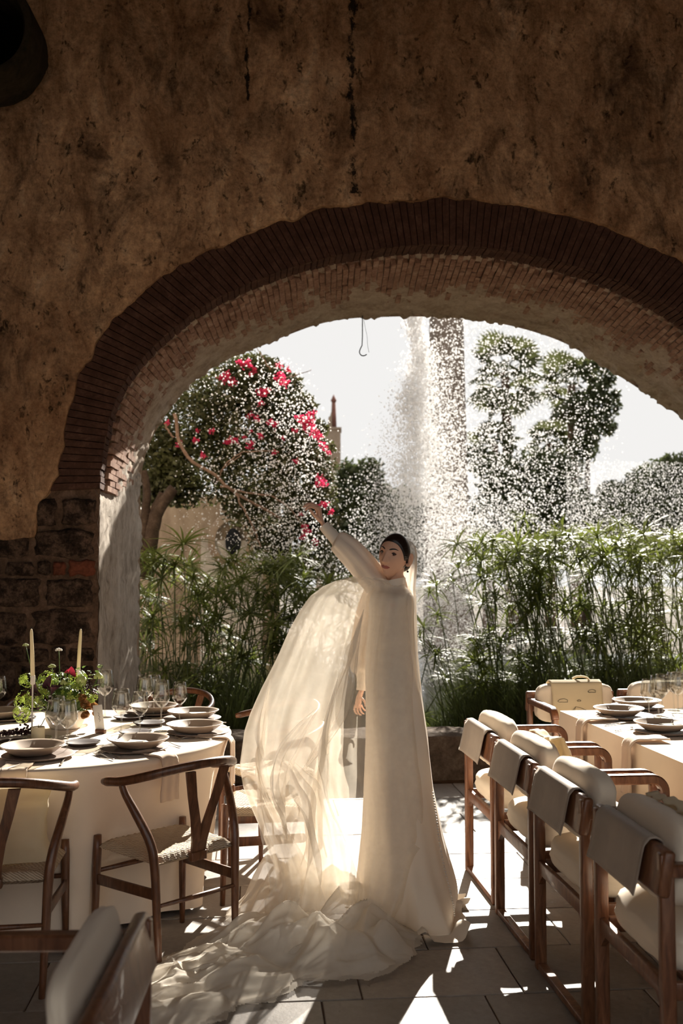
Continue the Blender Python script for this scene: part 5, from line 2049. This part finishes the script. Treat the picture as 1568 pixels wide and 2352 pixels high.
me = bpy.data.meshes.new_from_object(bo_.evaluated_get(dg))
bo_.modifiers.clear()
bo_.data = me
me.materials.clear()
me.materials.append(MATS['skin'])
me.materials.append(MATS['lip'])
HI = HM.inverted()
nf = len(me.polygons)
cen = np.empty(nf * 3)
me.polygons.foreach_get('center', cen)
cen = cen.reshape(-1, 3)
A4 = np.array(HI)
hl = (cen @ A4[:3, :3].T + A4[:3, 3]) / HS
ax_ = np.abs(hl[:, 0])
wid = np.clip(1 - (ax_ / .0245) ** 2, 0, 1)
up_ = .0085 * wid ** .7 - .0015 * np.exp(-(ax_ / .004) ** 2)
lo_ = .0095 * wid ** .6
dz = hl[:, 2] + .0625 - .10 * ax_
lips = (hl[:, 1] < -.05) & (ax_ < .0245) & (dz < up_) & (dz > -lo_)
me.polygons.foreach_set('material_index', lips.astype(np.int32))
me.polygons.foreach_set('use_smooth', np.ones(nf, bool))
me.update()
# eyes, lashes, brows
facepts = [head_pt(d) for d in sphere_dirs(NU, NVV) if d[1] < -.2]
fx = np.array([(p.x, p.y, p.z) for p in facepts]) / HS
def fy(x, z):
    k = np.argsort((fx[:, 0] - x) ** 2 + (fx[:, 2] - z) ** 2)[:4]
    return float(fx[k, 1].mean())
for s in (-1, 1):
    ec = Vector((s * .031, fy(s * .031, .010) + .0092, .010)) * HS
    m = MB()
    m.ball(HM @ ec, .0130 * HS, 3)
    e = m.build('eye', 'eye_white', br)
    gaze = (Vector((0, 0, HC)) - BL - (HM @ ec)).normalized()
    gaze = (gaze + Vector((-.02, 0, .06))).normalized()
    m = MB()
    u_ = gaze.orthogonal().normalized()
    w_ = gaze.cross(u_)
    cc = HM @ ec
    rings_ = [(0.0, .0134), (.0034, .0130), (.0072, .0114)]
    vs = [cc + gaze * .0134 * HS]
    for r_, dd in rings_[1:]:
        vs += [cc + gaze * dd * HS + (u_ * math.cos(a) + w_ * math.sin(a)) * r_ * HS for a in np.linspace(0, 2 * PI, 17)[:-1]]
    fs = [(0, 1 + k, 1 + (k + 1) % 16) for k in range(16)] + [(1 + k, 17 + k, 17 + (k + 1) % 16, 1 + (k + 1) % 16) for k in range(16)]
    m.add(vs, fs)
    m.build('iris', 'iris', e)
    # lids as skin bands over the ball, then a dark lash line
    for up, mt, rr in ((1, 'eyeshadow', .0042), (-1, 'eyeshadow', .0022)):
        pts = []
        for k in range(13):
            t = k / 12 * 2 - 1
            x = s * .031 + t * .0145
            z = .010 + up * (.0078 if up > 0 else .0060) * (1 - t * t) + s * t * .0012
            pts.append(HM @ (Vector((x, fy(s * .031, .010) - .0020 + .0065 * t * t, z)) * HS))
        m = MB()
        m.tube(pts, rr * HS, 7)
        m.build('eyelid', mt, br)
    pts = []
    for k in range(13):
        t = k / 12 * 2 - 1
        x = s * .031 + t * .0155
        z = .010 + .0060 * (1 - t * t) + s * t * .0012
        pts.append(HM @ (Vector((x, fy(s * .031, .010) - .0050 + .0065 * t * t, z)) * HS))
    m = MB()
    m.tube(pts, [lerp(.0014, .0027, math.sin(PI * k / 12)) for k in range(13)], 6)
    m.build('lashes', 'hair', br)
    pts = []
    for k in range(11):
        t = k / 10
        x = s * lerp(.013, .052, t)
        z = .030 + .0085 * math.sin(t * PI * .72) - .006 * max(0, t - .6)
        pts.append(HM @ (Vector((x, fy(x, z) - .0008, z)) * HS))
    m = MB()
    m.tube(pts, [.0020, .0029, .0034, .0035, .0034, .0032, .0029, .0026, .0022, .0016, .0007], 8, (1.0, .6))
    m.build('eyebrow', 'hair', br)
# hair: sleek cap and low bun
hd_ = sphere_dirs(180, 130)
hairline = [(-.10, .084), (-.075, .080), (-.058, .066), (-.044, .042), (-.032, .020), (-.022, .000), (-.012, -.012), (.006, -.012), (.018, -.022), (.032, -.055), (.06, -.075), (.11, -.08)]
hp_ = [head_pt(d, .0060, False) for d in hd_]
def in_hair(p, d):
    q = p / HS
    return q.z > interp(hairline, q.y) - .010
keep = [in_hair(p, d) for p, d in zip(hp_, hd_)]
m = MB()
hpv = []
for p, d, k in zip(hp_, hd_, keep):
    q = p / HS
    dist = q.z - interp(hairline, q.y)
    off = min(1.0, max(0, (dist + .006) / .024))
    base = head_pt(d, -.006, False)
    pp_ = base.lerp(p, off ** .5)
    pp_ += Vector((0, 0, 0)) + p.normalized() * (.0004 * math.sin(math.atan2(d[0], d[2]) * 70))
    hpv.append(HM @ pp_)
ff = [f for f in sphere_faces(180, 130) if all(keep[i] for i in f)]
m.add(hpv, ff)
bn = [HM @ (Vector((0, .108, -.032)) * HS + Vector((.046 * v.x, .034 * v.y, .042 * v.z))) for v in (Vector(d) for d in sphere_dirs(28, 18))]
m.add(bn, sphere_faces(28, 18))
hr = m.build('hair', 'hair', br)
# earring
eb = HM @ (Vector((.080, .020, -.036)) * HS)
m = MB()
m.ball(eb, .0045, 2)
m.tube([eb, eb + Vector((.001, 0, -.022))], .0006, 5)
m.ball(eb + Vector((.001, 0, -.026)), .0052, 2)
m.build('earring', 'iron', br)

# --- gown
LV = [(1.495, 878, 928, .054, 4.610), (1.475, 873, 933, .066, 4.612), (1.455, 860, 943, .100, 4.615), (1.44, 850, 949, .135, 4.62), (1.40, 847, 951, .150, 4.62), (1.33, 846, 950, .145, 4.62), (1.25, 842, 952, .135, 4.62), (1.17, 839, 955, .122, 4.62), (1.10, 838, 958, .122, 4.62), (1.0, 839, 966, .140, 4.62), (.90, 840, 973, .155, 4.62), (.77, 839, 981, .165, 4.61), (.57, 834, 991, .175, 4.60), (.37, 829, 1010, .20, 4.58), (.22, 822, 1030, .235, 4.56), (.10, 812, 1046, .27, 4.54), (.0, 803, 1056, .30, 4.52)]
def lv(k):
    return [(a[0], a[k]) for a in LV[::-1]]
XL, XR, HD, YC = lv(1), lv(2), lv(3), lv(4)
def sx(px, y=BY):
    return (px - 784) / F * y * 1.0
hem_pts = [gnd(1056, 2062), gnd(985, 2046), gnd(905, 2046), gnd(830, 2062), gnd(800, 2085), gnd(820, 2112), gnd(870, 2130), gnd(930, 2140), gnd(975, 2168), gnd(1020, 2172), gnd(1066, 2170), gnd(1070, 2130), gnd(1050, 2095), gnd(1072, 2085)]
HC0 = gnd(930, 2085)
hem_sorted = sorted(((math.atan2(p.y - HC0.y, p.x - HC0.x), (p - HC0).length) for p in hem_pts))
hem_tab = [(a - 2 * PI, r) for a, r in hem_sorted] + hem_sorted + [(a + 2 * PI, r) for a, r in hem_sorted]
def gown_ring(z, th):
    cx = (sx(interp(XL, z)) + sx(interp(XR, z))) / 2
    hw = (sx(interp(XR, z)) - sx(interp(XL, z))) / 2
    cy, hd2 = interp(YC, z), interp(HD, z)
    low = max(0, min(1, (1.0 - z) / 1.0))
    f = 1 + low ** 1.5 * (.030 * math.sin(9 * th + 1.2 * math.sin(3 * th)) + .018 * math.sin(17 * th + 2)) + (.010 * math.sin(7 * th + z * 6) if z < 1.42 else 0)
    return Vector((cx + hw * f * math.cos(th), cy + hd2 * f * math.sin(th), z))
zs = list(np.linspace(1.495, .0, 74))
def gown(a, b):
    th = a * 2 * PI
    k = b * 86
    if k <= 73:
        z = float(interp(list(enumerate(zs)), k))
        p = gown_ring(z, th)
        t = max(0, (.26 - z) / .26)
        an = math.atan2(math.sin(th), math.cos(th))
        r_ = interp(hem_tab, an)
        q = HC0 + Vector((math.cos(th), math.sin(th), 0)) * r_ * .80
        q.z = z
        p = p.lerp(q, t ** 1.6 * .9)
        p.z = max(z, .012)
    else:
        t = (k - 73) / 13
        an = math.atan2(math.sin(th), math.cos(th))
        r_ = interp(hem_tab, an)
        base = HC0 + Vector((math.cos(th), math.sin(th), 0)) * r_ * lerp(.80, 1.0, t)
        p0 = gown_ring(0, th).lerp(HC0 + Vector((math.cos(th), math.sin(th), 0)) * r_ * .80, .9)
        p = p0.lerp(base, min(1, t * 1.3))
        ruff = max(0, math.sin(th * 13 + 2.0 * math.sin(th * 4) + .6)) ** 2
        front = max(0, math.cos(th + .9))
        p.z = .010 + .058 * ruff * front * math.sin(min(1, t * 1.05) * PI * .62) + .010 * abs(nz(th * 6, t * 3)) * t
        p += Vector((math.cos(th), math.sin(th), 0)) * .02 * ruff * t
    return p - BL
m = MB()
m.grid(220, 87, gown, True)
gn = m.build('gown', 'dress_satin', br)
# collar band
m = MB()
cb = Vector((sx(903), 4.605, 1.483)) - BL
m.grid(40, 5, lambda a, b: (cb.x + (.056 + .002 * math.sin(b * PI)) * math.cos(a * 2 * PI), cb.y + (.060 + .002 * math.sin(b * PI)) * math.sin(a * 2 * PI), cb.z - .015 + .040 * b + .012 * math.cos(a * 2 * PI) - .006 * math.sin(a * 2 * PI)), True)
m.build('collar', 'dress_satin', br)
# buttons down the back
m = MB()
for k in range(46):
    t = k / 45
    px = interp([(0, 968), (.25, 980), (.5, 1000), (.8, 1028), (1, 1046)], t)
    z = lerp(.56, .045, t)
    th = lerp(-.42, -.70, t)
    p = Vector(gown((th / (2 * PI)) % 1.0, (interp([(zz, i) for i, zz in reversed(list(enumerate(zs)))], z)) / 86)) + BL
    m.ball(p - BL + Vector((.002, -.004, 0)), .0050, 1)
o = m.build('button_row', 'pearl', br)
# sleeves
def sleeve(name, P, R_, mat, folds, sq=(1, 1), nn=40, cap=False):
    Q = catmull([W(*p) for p in P], len(R_) if len(R_) > 20 else 34)
    n = len(Q)
    m = MB()
    vs = []
    nrm = None
    for i in range(n):
        t_ = (Q[min(i + 1, n - 1)] - Q[max(i - 1, 0)]).normalized()
        a = Vector((0, -1, 0))
        nrm = (a - t_ * a.dot(t_)).normalized()
        b = t_.cross(nrm)
        r_ = interp(R_, i / (n - 1))
        for k in range(nn):
            an = 2 * PI * k / nn
            f = 1 + folds * (math.sin(an * 5 + i * .10) * .6 + math.sin(an * 9 - i * .07 + 2) * .5) * math.sin(PI * min(1, i / (n - 1) * 1.02)) ** .5
            vs.append(Q[i] + nrm * math.cos(an) * r_ * f * sq[0] + b * math.sin(an) * r_ * f * sq[1])
    m.add(vs, [(i * nn + k, i * nn + (k + 1) % nn, (i + 1) * nn + (k + 1) % nn, (i + 1) * nn + k) for i in range(n - 1) for k in range(nn)])
    return m.build(name, mat, br)
sleeve('sleeve', [(886, 1368, 4.62), (864, 1340, 4.63), (835, 1302, 4.65), (803, 1266, 4.66), (777, 1243, 4.66), (770, 1238, 4.66)], [(0, .050), (.15, .062), (.40, .062), (.62, .060), (.80, .052), (.93, .038), (1, .030)], 'sleeve_chiffon', .10)
cf = sleeve('cuff', [(773, 1241, 4.66), (762, 1228, 4.66), (752, 1217, 4.66), (742.5, 1206, 4.66)], [(0, .030), (.5, .0285), (1, .0265)], 'dress_satin', .0)
m = MB()
for k in range(9):
    p = W(lerp(751, 782, k / 8), lerp(1204, 1234, k / 8), 4.66)
    m.ball(p, .0052, 2)
m.build('cuff_buttons', 'pearl', br)
sleeve('sleeve', [(872, 1360, 4.70), (850, 1420, 4.78), (836, 1482, 4.80), (830, 1525, 4.78), (832, 1548, 4.77)], [(0, .075), (.3, .064), (.6, .058), (.85, .052), (1, .032)], 'sleeve_chiffon', .12)
sleeve('cuff', [(832, 1545, 4.77), (833, 1565, 4.765), (831, 1586, 4.76)], [(0, .031), (.5, .029), (1, .027)], 'dress_satin', 0)

# --- veil
def profile(section_at, nrow, ncol, disp):
    vs = []
    for j in range(nrow):
        Q = catmull(section_at(j / (nrow - 1)), ncol)
        for i, q in enumerate(Q):
            vs.append(disp(q, i / (ncol - 1), j / (nrow - 1)))
    return vs
# the billowing sail: open C-shaped sections from shoulder to floor
SL_ = [(1327, 800, 868), (1333, 772, 905), (1345, 744, 948), (1368, 712, 952), (1400, 690, 952), (1450, 664, 953), (1500, 641, 956), (1580, 601, 966), (1640, 575, 973), (1680, 562, 979), (1760, 553, 985), (1810, 563, 990), (1850, 578, 996), (1910, 604, 1004), (1960, 624, 985), (2010, 640, 955), (2050, 640, 930), (2085, 618, 905), (2120, 600, 890)]
tl_ = [(a, b) for a, b, c in SL_]
tr_ = [(a, c) for a, b, c in SL_]
def zy(py, y=4.5):
    return at(784, py, y).z
def sail(t):
    py = interp([(0, 1327), (.04, 1333), (.09, 1345), (.15, 1368), (1.0, 2120)], t)
    xl, xr = sx(interp(tl_, py), 4.5), sx(interp(tr_, py), 4.45)
    z = max(zy(py, 4.5), .02)
    zz = min(z, 1.50)
    dl = sx(interp(XL, zz)) - .0
    dr = sx(interp(XR, zz)) + .012
    fy_ = interp(YC, zz) - interp(HD, zz) - .022
    if py > 1930:
        fy_ = min(fy_, 4.33)
    k = min(1, max(0.05, (py - 1327) / 40))
    dr = min(dr, xr)
    dl = min(dl, lerp(xl, dr, .62))
    mid = (dl + dr) / 2
    P = [Vector((dr, lerp(4.55, interp(YC, zz), k), z)), Vector((lerp(dr, mid, .45), lerp(4.55, fy_ + .03, k), z)), Vector((lerp(mid, dl, .4), lerp(4.55, fy_, k), z)), Vector((dl - .01, lerp(4.55, fy_ + .015, k), z)),
         Vector((lerp(dl, xl, .35), lerp(4.55, 4.44, k), z)), Vector((lerp(dl, xl, .72), lerp(4.55, 4.42, k), z)), Vector((xl, 4.52, z)), Vector((lerp(dl, xl, .75), lerp(4.56, 4.66, k), z)), Vector((lerp(dl, xl, .40), lerp(4.57, 4.74, k), z)), Vector((lerp(dl, xl, .12), lerp(4.58, 4.80, k), z))]
    return [p - BL for p in P]
def sdisp(q, a, b):
    amp = min(1, b * 6) * (.004 + .022 * b) * (1 if a > .32 else .45)
    ph = b * 3.0
    d = amp * (math.sin(a * 60 + 4 * nz(a * 5, b * 2.2) + ph) + .7 * math.sin(a * 113 + 5 * nz(a * 7, b * 3, 4))) + .025 * nz(a * 6, b * 5, 8) * min(1, b * 4)
    dx = .012 * nz(a * 9, b * 7, 3) * min(1, b * 4)
    return Vector((q.x + dx, q.y + d, q.z + .010 * nz(a * 8, b * 6, 6)))
m = MB()
NR, NCc = 110, 190
vs = profile(sail, NR, NCc, sdisp)
m.add(vs, [(j * NCc + i, j * NCc + i + 1, (j + 1) * NCc + i + 1, (j + 1) * NCc + i) for j in range(NR - 1) for i in range(NCc - 1)])
vl = m.build('veil', 'tulle', br)
vl['label'] = 'sheer tulle veil blowing out behind the gown'
# fall of the veil from the back of the head
def fall(t):
    py = interp([(0, 1238), (.40, 1372), (1, 1760)], t)
    hc_ = HM @ (Vector((0, .03, 0)))
    z = zy(py, 4.58)
    rr = interp([(1238, .012), (1246, .045), (1257, .070), (1276, .086), (1298, .094), (1330, .098), (1372, .103), (1500, .109), (1600, .124), (1700, .143), (1760, .146)], py)
    cx = interp([(1238, W(928, 1238).x), (1257, W(919, 1255).x), (1285, W(912, 1275).x), (1350, W(903, 1350).x), (1500, W(904, 1500).x), (1600, W(906, 1600).x), (1760, W(913, 1760).x)], py)
    cyy = lerp(hc_.y, 4.62 - BL.y, min(1, max(0, (py - 1260) / 110)))
    dp = interp([(1300, 1.1), (1400, 1.55), (1520, 1.30), (1760, 1.15)], py)
    P = []
    for k in range(9):
        an = lerp(-.55, 2.6, k / 8)
        P.append(Vector((cx + rr * math.cos(an), cyy + rr * dp * math.sin(an), z - BL.z)))
    return P
m = MB()
vs = profile(fall, 90, 70, lambda q, a, b: q + Vector((.003 * min(1, b * 3) * math.sin(a * 50), .005 * min(1, b * 3) * math.cos(a * 44), .012 * nz(a * 6, 1) if b > .98 else 0)))
m.add(vs, [(j * 70 + i, j * 70 + i + 1, (j + 1) * 70 + i + 1, (j + 1) * 70 + i) for j in range(89) for i in range(69)])
m.build('veil_crown', 'tulle_dense', br)
# twisted bunches inside the sail
def ribbon(name, pts, wid, seed, n=60, nw=26, mat='tulle'):
    Q = catmull([at(px, py, y) - BL for px, py, y in pts], n)
    m = MB()
    vs = []
    for i, q in enumerate(Q):
        t = i / (n - 1)
        tg = (Q[min(i + 1, n - 1)] - Q[max(i - 1, 0)]).normalized()
        a = Vector((math.cos(seed + t * 2.2), math.sin(seed + t * 2.2) * .6, .15))
        s_ = (a - tg * a.dot(tg)).normalized()
        nn_ = tg.cross(s_)
        wd = interp(wid, t)
        for k in range(nw):
            u = k / (nw - 1) * 2 - 1
            vs.append(q + s_ * u * wd + nn_ * (.018 * math.sin(u * 9 + seed + 3 * nz(t * 3, seed)) + .03 * nz(u * 2, t * 4, seed)) * min(1, wd / .06) + Vector((0, 0, 0)))
            if vs[-1].z < .012:
                vs[-1].z = .012 + .01 * abs(nz(k, i))
    m.add(vs, [(j * nw + i, j * nw + i + 1, (j + 1) * nw + i + 1, (j + 1) * nw + i) for j in range(n - 1) for i in range(nw - 1)])
    return m.build(name, mat, br)
ribbon('veil_fold', [(660, 1740, 4.40), (690, 1790, 4.36), (712, 1850, 4.36), (715, 1930, 4.36), (700, 2010, 4.36), (690, 2090, 4.34)], [(0, .002), (.25, .06), (.6, .07), (1, .12)], .4)
ribbon('veil_fold', [(590, 1760, 4.42), (610, 1850, 4.40), (645, 1950, 4.38), (670, 2040, 4.36), (660, 2110, 4.34)], [(0, .002), (.4, .06), (1, .13)], 1.9)
ribbon('veil_fold', [(735, 1620, 4.40), (690, 1680, 4.38), (650, 1750, 4.36), (640, 1830, 4.36), (660, 1930, 4.36)], [(0, .002), (.4, .05), (.8, .05), (1, .002)], 2.8)
ribbon('veil_fold', [(775, 1560, 4.36), (745, 1700, 4.38), (735, 1820, 4.40), (760, 1960, 4.36), (775, 2100, 4.32)], [(0, .002), (.3, .05), (.6, .06), (1, .14)], .9)
ribbon('veil_fold', [(620, 1560, 4.46), (600, 1680, 4.44), (600, 1780, 4.42), (640, 1900, 4.40)], [(0, .002), (.5, .05), (1, .002)], 3.6)
ribbon('veil_fold', [(835, 1400, 4.42), (805, 1520, 4.42), (770, 1650, 4.40), (690, 1780, 4.38)], [(0, .002), (.3, .045), (.6, .05), (1, .002)], 1.2)
# tulle heaped on the floor
lob = [(690, 2120, .24, .17), (620, 2105, .22, .12), (770, 2135, .20, .16), (840, 2165, .15, .15), (880, 2195, .10, .09), (560, 2185, .12, .16), (650, 2190, .17, .17), (740, 2205, .14, .16), (820, 2215, .10, .12), (470, 2240, .09, .17), (560, 2260, .08, .16), (400, 2270, .07, .15), (350, 2300, .06, .14), (430, 2320, .06, .14), (340, 2345, .05, .12), (830, 2120, .15, .12), (905, 2200, .06, .05)]
LB = [(gnd(px, py), h, r_) for px, py, h, r_ in lob]
x0, x1, y0, y1 = -1.0, .42, 3.2, 4.62
def heap_mesh(seed, scale, thr, mat):
    nx, ny = 230, 230
    def hgt(x, y):
        s = 0
        for c, h, r_ in LB:
            d2 = ((x - c.x) ** 2 + (y - c.y) ** 2) / (r_ * r_)
            if d2 < 7:
                s = max(s, h * math.exp(-d2 * 1.05)) + .25 * min(s, h * math.exp(-d2 * 1.05))
        return s
    H = np.zeros((ny, nx))
    vs = []
    for j in range(ny):
        for i in range(nx):
            x, y = lerp(x0, x1, i / (nx - 1)), lerp(y0, y1, j / (ny - 1))
            h = hgt(x, y)
            H[j, i] = h
            u, v = x * .55 + y * .83, x * .83 - y * .55
            wx, wy = x + .06 * nz(x * 4, y * 4, seed), y + .06 * nz(x * 4, y * 4, seed + 9)
            u, v = wx * .80 + wy * .60, wx * .60 - wy * .80
            rid = 1 - abs(nz(u * 4.2, v * 13, seed)) * 2.2
            rid2 = 1 - abs(nz(u * 9, v * 30, seed + 5)) * 2.0
            cr = .60 + .42 * rid + .12 * rid2
            z = .008 + h * scale * max(.08, cr)
            vs.append((x - BL.x + .02 * nz(x * 9, y * 9, seed) , y - BL.y, z))
    m = MB()
    fs = [(j * nx + i, j * nx + i + 1, (j + 1) * nx + i + 1, (j + 1) * nx + i) for j in range(ny - 1) for i in range(nx - 1) if min(H[j, i], H[j, i + 1], H[j + 1, i], H[j + 1, i + 1]) > thr + .006 * nz(i * .12, j * .12, seed)]
    m.add(vs, fs)
    return m.build('veil_train', mat, br)
heap_mesh(3.3, 1.0, .016, 'tulle_pool')
heap_mesh(17.1, .62, .012, 'tulle_pool')
